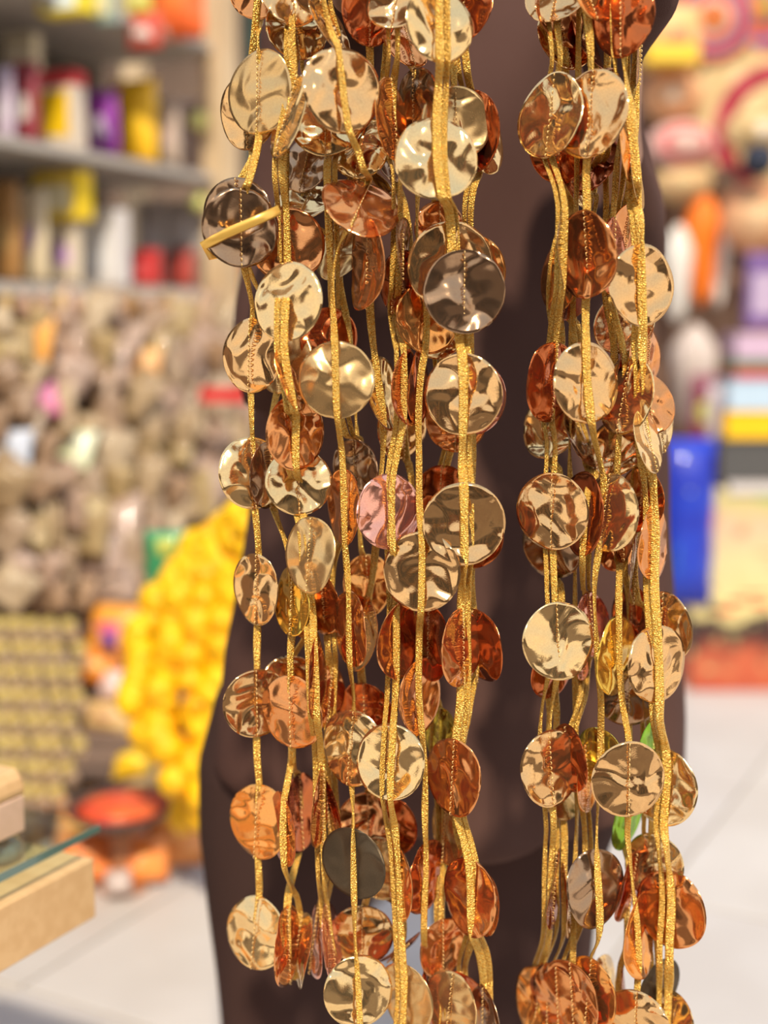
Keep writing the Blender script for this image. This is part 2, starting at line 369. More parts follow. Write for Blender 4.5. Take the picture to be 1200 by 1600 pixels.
# rows hanging / standing higher up
goods('box', 70, -12, 140, 24, (250, 226, 60), (225, 238, 238), 'yellow framed pale blue picture card hanging at the top left', 'card', back=.0)
goods('box', 148, -30, 182, 38, (150, 170, 160), (236, 226, 170), 'pale blue and cream card hanging beside the yellow framed card', 'card', back=.0)
goods('pouch', 196, -30, 236, 24, (216, 208, 90), (230, 224, 140), 'lime yellow bag hanging near the top of the shelves', 'bag', back=.0)
t = goods('pouch', 238, -60, 318, 62, (245, 110, 50), (248, 130, 60), 'orange bag hanging at the top by the cream post', 'bag', back=-.02)
t = goods('pouch', 200, 26, 252, 78, (210, 80, 60), (240, 225, 215), 'small red and white bag hanging below the lime yellow bag', 'bag', back=-.02)
bm = bmesh.new(); add_lathe(bm, [(.002, -.03), (.02, -.022), (.03, 0), (.02, .022), (.002, .03)], 20)
for (bx_, by_, lb) in ((310, 188, 'pale lime ball at the end of the upper shelf'), (309, 316, 'pale lime ball at the end of the lower shelf')):
    p = shelf_pt(bx_, by_, .03)
    b2 = bmesh.new(); add_lathe(b2, [(.002, -.024), (.014, -.020), (.022, -.010), (.024, 0), (.022, .010), (.014, .020), (.002, .024)], 20)
    o = obj('ball', b2, cm((222, 222, 130)), None, True); o.location = p; tag(o, lb, 'ball')
bm.free()
# red strip sign and things right of the post
p = at(352, 617, 3.3); o = box('sign_strip', p, (.12, .012, .034), cm((215, 25, 35), .5)); tag(o, 'small plain red strip sign left of the brown tunic', 'sign')
o = box('cloth_panel', at(418, 160, 4.2), (.13, .03, 1.0), cm((26, 62, 54), .8, (20, 48, 44))); tag(o, 'dark green cloth hanging behind the garlands, right of the cream post', 'cloth')
goods('pouch', 374, 380, 402, 480, (196, 50, 40), (240, 190, 40), 'red and yellow packet hanging under the green cloth', 'packet', Y=4.17)

# sloping heap of packeted goods under the shelves
SL_P = A0+Vector((0, 0, 1.03)); foot_p = A0-SN*.30
SL_N = SU.cross(foot_p-SL_P).normalized()
if SL_N.z < 0: SL_N = -SL_N
rk = empty('display_rack', A0, SRZ, 'low stepped rack under the shelves carrying the heap of packeted goods', 'rack')
brown = mat('rack_board', srgb((124, 100, 82)), .8, 0, .2, 10)
for k in range(7):
    z1 = 1.0-k*.143; off = .30*(k/7.0)
    box('step', (LT/2-.8, -off+.06, z1/2-.03), (LT+1.6, .10, z1-.06 if z1 > .1 else .06), brown, rk)
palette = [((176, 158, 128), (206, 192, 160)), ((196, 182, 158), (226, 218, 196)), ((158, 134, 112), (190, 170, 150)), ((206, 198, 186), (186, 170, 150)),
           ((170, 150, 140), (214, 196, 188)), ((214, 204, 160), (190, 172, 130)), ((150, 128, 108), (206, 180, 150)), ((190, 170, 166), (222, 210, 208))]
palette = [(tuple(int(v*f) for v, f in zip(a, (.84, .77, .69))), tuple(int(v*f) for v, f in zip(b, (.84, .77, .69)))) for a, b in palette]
cname = ['tan', 'cream', 'brown', 'grey white', 'dusty pink', 'pale yellow', 'dark tan', 'mauve grey']
special = {(1, 1): ((240, 164, 70), (245, 180, 90), 'orange'), (1, 3): ((205, 90, 140), (230, 150, 180), 'pink'), (5, 2): ((240, 190, 120), (230, 170, 110), 'amber'), (0, 5): ((206, 206, 212), (190, 196, 208), 'silver'), (2, 5): ((214, 218, 170), (230, 230, 200), 'light green')}
rows = 11
for j in range(rows):
    py = 500+j*42
    for i in range(9):
        px = 4+i*43+(j % 2)*18+random.uniform(-8, 8)
        if px > 385 or (py > 820 and px > 300): continue
        q = on_plane(px, py+random.uniform(-6, 6)+18, SL_P, SL_N)
        k = random.randrange(8)
        if (i, j) in special:
            c1, c2, cn = special[(i, j)]
            lab = '%s packet in the heap under the shelves' % cn; grp = None; sz = 66
        else:
            c1, c2 = palette[k]; cn = cname[k]; sz = random.uniform(58, 80)
            lab = '%s plastic packet in the heap, %s row down, %s from the left' % (cn, ORD[j], ORD[i]); grp = 'packets heaped under the shelves'
        s = q.y/F
        t = empty('packet', q, -.35+random.uniform(-.5, .5), lab, 'packet', grp)
        t.rotation_euler = (-.35+random.uniform(-.3, .3), random.uniform(-.6, .6), -.35+random.uniform(-.5, .5))
        wd = sz*s; ht = wd*random.uniform(.8, 1.25)
        obj('bag', pouch_mesh(wd, ht, wd*.42, random.random()*9), cm(c1, .35, c2), t, True).location = (0, -.01, -.02)
        obj('printed_panel', pouch_mesh(wd*.6, ht*.4, wd*.38, 1.), cm(c2, .35), t, True).location = (0, -.022, ht*.2)
# the row of little amber packets hanging below the lower shelf
for i in range(12):
    px = 8+i*27.5; p = shelf_pt(px, 494, -.01); s = p.y/F
    c1, c2 = random.choice([((206, 164, 96), (224, 190, 130)), ((180, 130, 80), (200, 160, 110)), ((196, 150, 120), (220, 190, 170))])
    t = empty('sachet', p, -.35, 'small amber sachet hung under the lower shelf, %s from the left' % ORD[i], 'sachet', 'sachets hung under the lower shelf')
    obj('bag', pouch_mesh(24*s, 36*s, .012, i), cm(c1, .35, c2), t, True)
# jars with yellow lids
jb = bmesh.new(); add_lathe(jb, [(.013, 0), (.016, .003), (.016, .03), (.012, .036)], 16); jm = bpy.data.meshes.new('jar_body'); jb.to_mesh(jm); jb.free()
jb = bmesh.new(); add_lathe(jb, [(.0145, .034), (.0148, .036), (.0148, .046), (.012, .048)], 16); jl = bpy.data.meshes.new('jar_lid'); jb.to_mesh(jl); jb.free()
jm.materials.append(cm((200, 176, 150), .25)); jl.materials.append(cm((190, 166, 96), .5))
jm.polygons.foreach_set('use_smooth', [True]*len(jm.polygons))
tr = empty('jar_tray', on_plane(60, 1110, SL_P-SL_N*.02, SL_N), SRZ, 'stepped tray of little yellow lidded jars above the wooden stand', 'tray')
for r in range(8):
    q = on_plane(60, 985+r*37+10, SL_P, SL_N)-tr.location
    d = Matrix.Rotation(-SRZ, 3, 'Z') @ q
    box('tray_step', (0.0, d.y+.03, d.z-.012), (.55, .10, .010), cm((96, 78, 64), .8), tr)
for r in range(8):
    for i in range(5):
        px = -4+i*29+(r % 2)*12; py = 990+r*37
        if px > 135 or (r > 6 and px > 120): continue
        q = on_plane(px, py+12, SL_P+SL_N*.012, SL_N)
        t = empty('jar', q, 0, 'small jar with a dull yellow lid, %s row down, %s from the left' % (ORD[r], ORD[i]), 'jar', 'yellow lidded jars')
        t.rotation_euler = (.5, 0, random.uniform(-.3, .3))
        t.scale = (1.12, 1.12, 1.12)
        linkmesh('body', jm, None, t); linkmesh('lid', jl, None, t)
# orange pouch with purple and pink print, trays, red dish
def heap_pouch(x, y, wpx, hpx, c1, c2, label, cat='packet', lift=.03, rz=-.3, tiltx=-.4, group=None, ry=0):
    q = on_plane(x, y+hpx/2, SL_P+SL_N*lift, SL_N); s = q.y/F
    t = empty('packet', q, rz, label, cat, group); t.rotation_euler = (tiltx, ry, rz)
    obj('bag', pouch_mesh(wpx*s, hpx*s, .05, x), cm(c1, .35, None), t, True)
    obj('printed_panel', pouch_mesh(wpx*s*.6, hpx*s*.4, .05, 2.), cm(c2, .35), t, True).location = (0, -.006, hpx*s*.3)
heap_pouch(168, 985, 105, 90, (240, 160, 60), (214, 90, 120), 'large orange packet with pink print beside the yellow garlands')
heap_pouch(150, 1040, 70, 60, (232, 140, 50), (245, 200, 130), 'orange packet below the large pink printed one')
heap_pouch(168, 1000, 30, 26, (130, 70, 140), (130, 70, 140), 'small purple sachet lying on the orange packet', lift=.09)
heap_pouch(178, 1070, 60, 50, (226, 196, 190), (238, 220, 214), 'pale pink sachet under the orange packets', lift=.07)
heap_pouch(165, 1120, 90, 50, (214, 178, 120), (196, 150, 110), 'tan packet lying above the striped boxes', lift=.05)
for k, (yy, c) in enumerate(((1150, (120, 100, 88)), (1172, (140, 118, 104)), (1195, (112, 94, 84)))):
    q = on_plane(165, yy, SL_P+SL_N*.05, SL_N)
    o = box('flat_box', q, (.16, .10, .022), cm(c, .6), None, rz=-.1, bevel=.002)
    tag(o, ['top', 'middle', 'bottom'][k]+' brown flat box of the three stacked left of the garlands', 'box')
heap_pouch(205, 1190, 75, 44, (246, 200, 30), (250, 210, 60), 'bright yellow packet lying over the red dish', lift=.14, tiltx=-.9, ry=-.3)
heap_pouch(225, 1210, 80, 44, (226, 200, 150), (240, 226, 200), 'cream packet of sweets lying over the red dish', lift=.15, tiltx=-1.0)
# red dish on dark tray
dp_ = at(188, 1262, 2.38)
t = empty('serving_dish', dp_, 0, 'round red and orange dish with a dark rim left of the yellow garlands', 'dish')
bm = bmesh.new(); add_lathe(bm, [(.04, -.03), (.06, -.03), (.098, 0.0), (.102, .006), (.094, .006), (.085, .0)], 40); obj('rim', bm, cm((74, 62, 60), .4), t, True)
bm = bmesh.new(); add_lathe(bm, [(.001, .010), (.05, .009), (.086, .004), (.001, .003)], 40, caps=False); obj('filling', bm, cm((214, 66, 50), .4, (238, 110, 50)), t, True)
t.rotation_euler = (.03, 0, 0); t.scale = (1, 1, 1)
bm = bmesh.new(); add_lathe(bm, [(.045, -dp_.z), (.045, -dp_.z+.01), (.022, -dp_.z+.02), (.02, -.05), (.04, -.03)], 24); obj('stem', bm, cm((170, 110, 70), .6), t, True)
bm = bmesh.new()
# packets strewn on the floor
FL = [(60, 1288, 70, (240, 140, 60), 'orange packet lying on the floor behind the wooden stand'), (110, 1300, 60, (244, 160, 80), 'pale orange packet on the floor behind the glass shelf corner'),
      (140, 1392, 74, (236, 120, 50), 'deep orange packet on the floor right of the wooden stand'), (226, 1392, 66, (244, 132, 50), 'bright orange packet lying nearest on the open floor'),
      (188, 1362, 66, (226, 150, 110), 'dusty orange packet on the floor before the red dish'), (275, 1366, 74, (240, 144, 66), 'orange packet on the floor under the yellow garlands'),
      (308, 1345, 60, (224, 120, 50), 'burnt orange packet on the floor beside the brown trousers'), (186, 1412, 36, (190, 172, 164), 'pale packet on the floor beside the bright orange one'), (250, 1310, 60, (150, 110, 90), 'brown packet in shade on the floor under the garlands'),
      (205, 1305, 60, (190, 120, 80), 'copper brown packet on the floor under the red dish'), (120, 1345, 74, (240, 150, 70), 'light orange packet on the floor left of the dish')]
bm.free()
for x, y, sz, c, lab in FL:
    q = on_floor(x, y); s = q.y/F
    t = empty('packet', q+Vector((0, 0, .018)), 0, lab, 'packet')
    t.rotation_euler = (-.55, 0, random.uniform(-.6, .4))
    obj('bag', pouch_mesh(sz*s*1.2, sz*s*1.1, .045, x), cm(c, .35, tuple(min(255, v+30) for v in c)), t, True)
    obj('printed_panel', pouch_mesh(sz*s*.5, sz*s*.4, .045, 3), cm(tuple(min(255, v+40) for v in c), .35), t, True).location = (0, -.004, sz*s*.35)

# ------------------------------------------------------------------ marigold garlands
fm_ = bmesh.new(); bmesh.ops.create_icosphere(fm_, subdivisions=3, radius=1)
for v in fm_.verts:
    d = v.co.normalized(); f_ = math.sin(d.x*15+d.z*5)*math.sin(d.y*15)*math.sin(d.z*13+d.x*4)
    v.co = d*(1+.22*f_)
flower = bpy.data.meshes.new('flower'); fm_.to_mesh(flower); fm_.free()
MAR = [mat('marigold_%d' % i, srgb(c), .55, 0, .3, 150, srgb(c2), 20) for i, (c, c2) in enumerate([((254, 200, 0), (252, 184, 0)), ((252, 190, 0), (255, 206, 0)), ((255, 206, 4), (250, 176, 0))])]
def marigold(path, label, mi, r0=.025):
    pts = []
    P3 = [at(x, y, Y) for x, y, Y in path]
    base = P3[-1].copy()
    L = 0; segs = []
    for a, b_ in zip(P3, P3[1:]): segs.append((L, (b_-a).length, a, b_)); L += (b_-a).length
    bm = bmesh.new(); s = 0
    while s <= L:
        for (l0, ln, a, b_) in segs:
            if l0 <= s <= l0+ln+1e-6: p = a.lerp(b_, (s-l0)/ln); break
        r = r0*random.uniform(.95, 1.3)
        M = Matrix.Translation(p-base+Vector((random.uniform(-.014, .014), random.uniform(-.014, .014), 0))) @ Matrix.Rotation(random.uniform(0, 6), 4, Vector((random.random(), random.random(), random.random()+.1)).normalized()) @ Matrix.Scale(r, 4)
        n0 = len(bm.verts); bm.from_mesh(flower); bm.verts.ensure_lookup_table()
        bmesh.ops.transform(bm, matrix=M, verts=bm.verts[n0:])
        s += r0*.8
    t = empty('marigold_garland', base, 0, label, 'garland', 'yellow marigold garlands in the bundle')
    o = obj('flowers', bm, MAR[mi], t, True); tag(o, kind='stuff')
    bm = bmesh.new(); add_tube(bm, [p-base for p in P3], .002, 6); obj('thread', bm, THREAD, t)
G_ = [
 ([(395, 800, 2.2), (400, 1000, 2.2), (380, 1200, 2.2), (345, 1320, 2.2)], 'yellow marigold garland nearest the brown tunic'),
 ([(388, 806, 2.25), (360, 950, 2.22), (345, 1120, 2.2), (330, 1300, 2.2)], 'yellow marigold garland second from the tunic'),
 ([(372, 815, 2.28), (325, 920, 2.25), (305, 1060, 2.22), (318, 1250, 2.2)], 'yellow marigold garland hanging down the middle of the bundle'),
 ([(350, 825, 2.3), (290, 905, 2.28), (262, 1010, 2.25), (255, 1130, 2.22), (290, 1230, 2.2)], 'yellow marigold garland left of the bundle middle'),
 ([(330, 840, 2.35), (262, 915, 2.32), (228, 985, 2.3), (216, 1100, 2.26), (240, 1165, 2.24)], 'outermost yellow marigold garland curving at the left'),
 ([(300, 870, 2.4), (262, 960, 2.36), (240, 1060, 2.34), (270, 1180, 2.3)], 'yellow marigold garland tucked behind the outermost one'),
 ([(375, 840, 2.36), (345, 1000, 2.34), (320, 1150, 2.32), (300, 1290, 2.3)], 'yellow marigold garland at the back of the bundle'),
 ([(395, 860, 2.3), (385, 1050, 2.3), (350, 1250, 2.28)], 'yellow marigold garland at the back beside the tunic'),
]
for i, (pth, lab) in enumerate(G_): marigold(pth, lab, i % 3)
# wooden peg rail carrying them, tucked behind the person
hp = at(392, 795, 2.34)
t = empty('garland_hook_stand', (hp.x+.1, hp.y+.04, 0), 0, 'dark stand behind the person carrying the yellow garlands', 'stand')
bm = bmesh.new(); add_tube(bm, [(0, 0, 0), (0, 0, hp.z+.02)], .012); obj('pole', bm, brown, t)
bm = bmesh.new(); add_tube(bm, [(0, 0, hp.z), (-.17, -.08, hp.z-.03)], .008); obj('arm', bm, brown, t)
bm = bmesh.new(); add_lathe(bm, [(.14, 0), (.14, .015), (.02, .03)], 24); obj('base', bm, brown, t)
q = at(262, 872, 2.38)
t = empty('packet', q, 0, 'green packet peeping out above the yellow garlands', 'packet')
obj('bag', pouch_mesh(.08, .11, .03, 4.), cm((60, 150, 100), .4), t, True).location = (0, 0, -.06)
obj('printed_panel', pouch_mesh(.05, .04, .03, 4.), cm((190, 196, 90), .4), t, True).location = (0, -.004, 0)

# ------------------------------------------------------------------ right-hand background
backr = mat('dark_hanging_board', srgb((122, 92, 74)), .9, 0, .2, 9, srgb((150, 116, 92)), 5)
o = box('display_board', at(1180, 240, 4.5)+Vector((.35, .1, -.3)), (1.7, .05, 2.8), backr); tag(o, 'brown board at the right on which baskets and fans hang', 'board')
def woven(name, x, y, rpx, Y, cols, label, cat, aspect=1., dome=.25, squash=1., rot=0):
    """round woven fan / basket / hat with coloured rings, facing the street"""
    c = at(x, y, Y); s = Y/F; R = rpx*s
    t = empty(name, c, 0, label, cat); t.rotation_euler = (PI/2, rot, random.uniform(-.2, .2))
    nr = len(cols)
    for k, cc in enumerate(cols):
        r0 = R*k/nr; r1 = R*(k+1)/nr
        bm = bmesh.new(); prof = []
        for m_ in range(4):
            r = max(r0+(r1-r0)*m_/3, .0005)
            prof.append((r, R*dome*math.cos(min(1, r/R)*PI/2)+.0025*math.sin(m_*2.1)))
        pr2 = [(r, z-.006) for r, z in reversed(prof)]
        add_lathe(bm, prof+pr2+[prof[0]], 36, Matrix.Diagonal((1, squash, 1, 1)), caps=False)
        obj('ring', bm, cm(cc, .8, tuple(max(0, v-24) for v in cc)), t, True)
    return t
ST = (232, 204, 150); ST2 = (214, 182, 130); PE = (232, 178, 132)
woven('woven_fan', 1115, 28, 62, 4.42, [(226, 150, 60), (200, 90, 60), (220, 190, 170), (226, 80, 70), (90, 96, 150), (232, 120, 100)], 'round fan with red, blue and orange rings at the top right', 'fan', dome=.05)
woven('woven_fan', 1190, 12, 66, 4.45, [(240, 150, 60), (140, 150, 90), (206, 90, 120), (236, 120, 60), (120, 120, 180), (226, 110, 100)], 'multicoloured ringed fan cut by the right edge at the top', 'fan', dome=.05)
woven('woven_fan', 1150, 70, 40, 4.46, [(230, 70, 50), (240, 140, 120), (236, 110, 90)], 'small red fan behind the straw basket', 'fan', dome=.05)
woven('straw_basket', 1213, 212, 150, 4.47, [ST, ST2, ST, ST2, ST, (166, 34, 56), (186, 60, 80), ST, ST2, ST], 'straw basket with a maroon band at the upper right', 'basket', dome=.12, squash=1.0)
woven('straw_hat', 1188, 205, 52, 4.28, [(236, 222, 206), ST, (196, 160, 110), ST], 'straw hat below the maroon banded basket', 'hat', dome=.5, squash=.7)
woven('round_pouch', 1186, 250, 25, 4.20, [(50, 56, 76), (40, 46, 62)], 'dark blue round pouch at the right edge', 'pouch', dome=.7)
woven('peach_basket', 1050, 150, 46, 4.42, [(236, 214, 190), PE, (226, 160, 110), PE], 'peach basket beside the right sleeve', 'basket', dome=.5, squash=.9)
woven('lace_cap', 1068, 226, 54, 4.40, [(238, 200, 186), (232, 190, 176), (226, 110, 110), (236, 190, 180)], 'pink laced cap hanging below the peach basket', 'cap', dome=.5, squash=.65)
woven('straw_basket', 1066, 285, 46, 4.42, [ST, (226, 184, 134), ST2], 'small straw basket under the pink cap', 'basket', dome=.5, squash=.7)
woven('peach_basket', 1180, 340, 52, 4.30, [(240, 206, 160), (234, 186, 140), PE, (214, 150, 110)], 'large peach basket at the right edge below the dark blue pouch', 'basket', dome=.5, squash=1.05)
woven('straw_basket', 1128, 290, 42, 4.45, [(170, 140, 110), (150, 118, 92), (176, 144, 112)], 'brown basket in shade between the two peach baskets', 'basket', dome=.4, squash=1.2)
goods('pouch', 1005, 15, 1092, 112, (240, 186, 120), (232, 120, 90), 'peach bag with a red print hanging at the top beside the sleeve', 'bag', Y=4.42, rz=0)
goods('box', 1008, 74, 1086, 100, (248, 206, 50), (250, 214, 70), 'yellow band carton under the peach bag', 'carton', Y=4.33, rz=0)
# orange and white folded umbrella / cones
def cone(x, y0, y1, rpx, Y, c, label):
    top = at(x, y0, Y); bot = at(x, y1, Y); s = Y/F; R = rpx*s; h = top.z-bot.z
    t = empty('folded_parasol', (top.x, top.y, bot.z), 0, label, 'parasol')
    bm = bmesh.new(); seg = 24; prof = [(.004, 0), (R*.55, h*.10), (R*.95, h*.6), (R, h*.75), (R*.5, h*.93), (.004, h)]
    for k, (r, z) in enumerate(prof): pass
    add_lathe(bm, prof, seg)
    for v in bm.verts:
        a = math.atan2(v.co.y, v.co.x); f_ = 1+.12*math.cos(8*a); v.co.x *= f_; v.co.y *= f_
    obj('canopy', bm, cm(c, .6), t, True)
    bm = bmesh.new(); add_tube(bm, [(0, 0, -.06), (0, 0, h+.05)], .004, 8); obj('shaft', bm, brown, t)
cone(1101, 300, 478, 27, 4.43, (255, 128, 16), 'folded orange parasol hanging at the right')
cone(1062, 350, 505, 22, 4.43, (236, 230, 220), 'folded white parasol left of the orange one')
cone(1126, 340, 480, 13, 4.43, (238, 226, 214), 'slim white parasol right of the orange one')
cone(1086, 505, 670, 34, 4.43, (206, 190, 180), 'folded pale grey parasol above the blue bag')
goods('box', 1162, 398, 1216, 512, (122, 92, 150), (190, 170, 196), 'purple box at the right edge', 'box', Y=3.8, rz=0)
STK = [(1150, 520, 560, (206, 176, 200), 'pale lilac box on top of the right-hand stack'), (1146, 560, 577, (120, 140, 116), 'thin grey green box under the lilac box'),
       (1150, 577, 592, (204, 60, 70), 'thin red box in the right-hand stack'), (1138, 592, 642, (186, 208, 226), 'light blue box above the yellow one'),
       (1134, 642, 686, (250, 196, 10), 'bright yellow box in the right-hand stack'), (1126, 686, 752, (84, 82, 80), 'dark grey box under the yellow box'), (1138, 752, 772, (214, 206, 200), 'thin white box above the printed board')]
for x0, y0, y1, c, lab in STK:
    a = at(x0, y1, 3.72); s = 3.72/F
    t = empty('stacked_box', (a.x+.13, 3.80, a.z), 0, lab, 'box')
    h = (y1-y0)*s/1.0
    box('carton_body', (0, 0, h/2*.98), (.26, .16, h*.98), cm(c, .5), t, bevel=.002)
    box('carton_lid', (0, 0, h*.93), (.263, .163, h*.1), cm(tuple(max(0, v-14) for v in c), .5), t)
# printed cream box standing on the floor
pm = bpy.data.materials.new('printed_card'); pm.use_nodes = True; n = pm.node_tree; b = n.nodes['Principled BSDF']; b.inputs['Roughness'].default_value = .5
t_ = n.nodes.new('ShaderNodeTexCoord'); sx = n.nodes.new('ShaderNodeSeparateXYZ'); n.links.new(t_.outputs['Object'], sx.inputs[0])
z1 = n.nodes.new('ShaderNodeTexNoise'); z1.inputs['Scale'].default_value = 9; z1.inputs['Detail'].default_value = 2; n.links.new(t_.outputs['Object'], z1.inputs['Vector'])
mm = n.nodes.new('ShaderNodeMath'); mm.operation = 'MULTIPLY_ADD'; mm.inputs[1].default_value = .16; n.links.new(z1.outputs['Fac'], mm.inputs[0]); n.links.new(sx.outputs['Z'], mm.inputs[2])
r = n.nodes.new('ShaderNodeValToRGB'); r.color_ramp.interpolation = 'EASE'
els = r.color_ramp.elements; els[0].position = 0; els[0].color = (*srgb((170, 66, 44)), 1); els[1].position = .16; els[1].color = (*srgb((196, 96, 62)), 1)
for p_, c_ in ((.235, (70, 40, 34)), (.285, (60, 44, 40)), (.305, (226, 206, 140)), (.45, (222, 204, 150)), (.56, (216, 186, 150)), (.62, (206, 190, 130))):
    e = els.new(p_); e.color = (*srgb(c_), 1)
n.links.new(mm.outputs[0], r.inputs[0])
z2 = n.nodes.new('ShaderNodeTexNoise'); z2.inputs['Scale'].default_value = 22; z2.inputs['Detail'].default_value = 3; n.links.new(t_.outputs['Object'], z2.inputs['Vector'])
r2 = n.nodes.new('ShaderNodeValToRGB'); r2.color_ramp.elements[0].position = .6; r2.color_ramp.elements[1].position = .68; n.links.new(z2.outputs['Fac'], r2.inputs[0])
mx = n.nodes.new('ShaderNodeMixRGB'); mx.inputs[2].default_value = (*srgb((190, 180, 120)), 1); n.links.new(r2.outputs[0], mx.inputs[0]); n.links.new(r.outputs[0], mx.inputs[1]); n.links.new(mx.outputs[0], b.inputs['Base Color'])
a = on_floor(1078, 1080)
t = empty('printed_box', (a.x+.19, a.y+.1, 0), 0, 'tall cream box printed with a rust brown landscape, standing on the floor at the right', 'box')
o = box('body', (0, 0, 0), (.38, .2, .585), pm, t, bevel=.003)
me = o.data
for v in me.vertices: v.co.z += .2925
for (x_, z_, w_, h_, c_) in ((-.10, .235, .07, .02, (206, 60, 44)), (-.06, .262, .06, .014, (200, 60, 50)), (.00, .255, .05, .02, (220, 70, 50)), (-.15, .30, .04, .015, (50, 42, 40)), (-.13, .24, .05, .022, (48, 40, 38)), (-.02, .285, .08, .008, (60, 50, 46)), (.07, .21, .05, .07, (226, 184, 160)), (-.145, .50, .03, .07, (214, 150, 130)), (-.06, .46, .035, .03, (214, 150, 120)), (.05, .555, .16, .02, (170, 186, 110)), (.02, .40, .09, .006, (150, 140, 90)), (.06, .36, .10, .006, (150, 140, 90))):
    bm = bmesh.new(); add_lathe(bm, [(.001, .0), (1, .0), (1, .001), (.001, .001)], 14, Matrix.Rotation(PI/2, 4, 'X') @ Matrix.Diagonal((w_/2, h_/2, 1, 1)), caps=False)
    o = obj('print_mark', bm, cm(c_, .5), t); o.location = (x_, -.1, z_)
# blue cloth bag with a pale patch
q0 = at(1064, 945, 3.72)
t = empty('blue_bag', q0, 0, 'bright blue cloth bag with a pale patch hanging behind the right garlands', 'bag')
obj('bag', pouch_mesh(.165, .47, .12, 5.), cm((22, 60, 190), .55, (16, 40, 170)), t, True)
obj('patch', pouch_mesh(.04, .045, .10, 2.), cm((170, 186, 206), .6), t, True).location = (.005, -.008, .30)
obj('side_panel', pouch_mesh(.05, .20, .10, 5.), cm((40, 120, 210), .55), t, True).location = (-.02, -.008, .06)
goods('pouch', 1076, 585, 1120, 690, (130, 60, 80), (190, 190, 90), 'wine red packet with a green print above the blue bag', 'packet', Y=4.36, rz=0)
goods('pouch', 1100, 600, 1142, 790, (190, 176, 180), (120, 100, 130), 'pale mauve packet between the blue bag and the box stack', 'packet', Y=3.80, rz=0)
goods('box', 1046, 395, 1080, 470, (240, 232, 220), (246, 240, 232), 'white card behind the folded white parasol', 'card', Y=4.5, rz=0)

# ------------------------------------------------------------------ the person
def cloth_fold(me, amp=.006, org=(0, 0, 0)):
    me.update()
    nv = [v.normal.copy() for v in me.vertices]
    for v, n_ in zip(me.vertices, nv):
        p = v.co+Vector(org)
        q = p.x*.9+p.z*-.42
        f1 = math.sin(q*30+noise.noise(p*3.5)*3.4)
        f2 = noise.noise(Vector((p.x*11, p.y*6, p.z*2.2)))
        f3 = math.sin(p.x*26+noise.noise(p*2.0+Vector((3, 1, 7)))*4)
        hi = max(0, min(1, (p.z-.75)/.5))
        v.co += n_*(amp*(f1*(.35+.65*hi)*.8+f2*1.2+f3*.7*(1-hi)))
YP = 1.53
PB = at(715, 1100, YP)
base = Vector((PB.x, YP, 0))
pr = empty('person', base, 0, 'person in a long dark brown tunic and trousers holding up the gold disc garlands', 'person')
prof = [(-95, 668, 800, .07), (-62, 545, 950, .10), (-20, 505, 1000, .115), (60, 490, 1010, .125), (200, 470, 1012, .13), (400, 442, 1012, .13), (560, 408, 1020, .13), (700, 395, 1030, .14), (800, 388, 1040, .145),
        (900, 365, 1052, .15), (1000, 338, 1062, .155), (1100, 329, 1066, .16), (1180, 327, 1066, .16), (1260, 327, 1066, .16)]
bm = bmesh.new(); seg = 72; rings = []
for py, xl, xr, dp in prof:
    l = at(xl, py, YP); r = at(xr, py, YP); cx = (l.x+r.x)/2; hw = (r.x-l.x)/2
    ring = []
    for k in range(seg):
        a = 2*PI*k/seg; ca, sa = math.cos(a), math.sin(a)
        x = cx+hw*(abs(ca)**.85)*(1 if ca > 0 else -1); y = YP+dp*(abs(sa)**.85)*(1 if sa > 0 else -1)
        z = l.z
        if py > 1150:   # curved hem, lowest in the middle right
            pxx = px_of((x, YP, z))[0]
            hem = 1180+92*math.exp(-((pxx-775)/230.)**2) if py > 1200 else 1150+20*math.exp(-((pxx-775)/230.)**2)
            z = at(600, hem, YP).z
        ring.append(bm.verts.new(Vector((x, y, z))-base))
    rings.append(ring)
for a, b_ in zip(rings, rings[1:]):
    for k in range(seg): bm.faces.new((a[k], b_[k], b_[(k+1) % seg], a[(k+1) % seg]))
bm.faces.new(rings[0]); bm.faces.new(rings[-1][::-1])
bmesh.ops.recalc_face_normals(bm, faces=bm.faces)
# sleeves
RODY = 1.13
def B(px, py, Y): return at(px, py, Y)-base
rs = [B(930, -45, 1.53), B(948, 60, 1.54), B(962, 200, 1.53), B(995, 330, 1.50), B(992, 400, 1.45), B(978, 330, 1.38), B(965, 200, 1.31), B(968, 80, 1.25), B(985, -10, 1.22), B(985, -55, 1.20)]
add_tube(bm, rs, [.055, .050, .040, .038, .034, .036, .030, .030, .046, .036], 16)
ls = [B(560, -45, 1.53), B(470, 60, 1.54), B(440, 300, 1.53), B(425, 540, 1.50), B(420, 610, 1.46), B(440, 540, 1.42), B(480, 350, 1.35), B(520, 150, 1.27), B(548, 0, 1.21), B(556, -60, 1.19)]
add_tube(bm, ls, [.055, .055, .048, .038, .032, .036, .038, .036, .04, .036], 16)
me = remesh(bm, .0085, 6); cloth_fold(me, .0105, base)
tunic = linkmesh('tunic', me, CLOTH, pr, True)
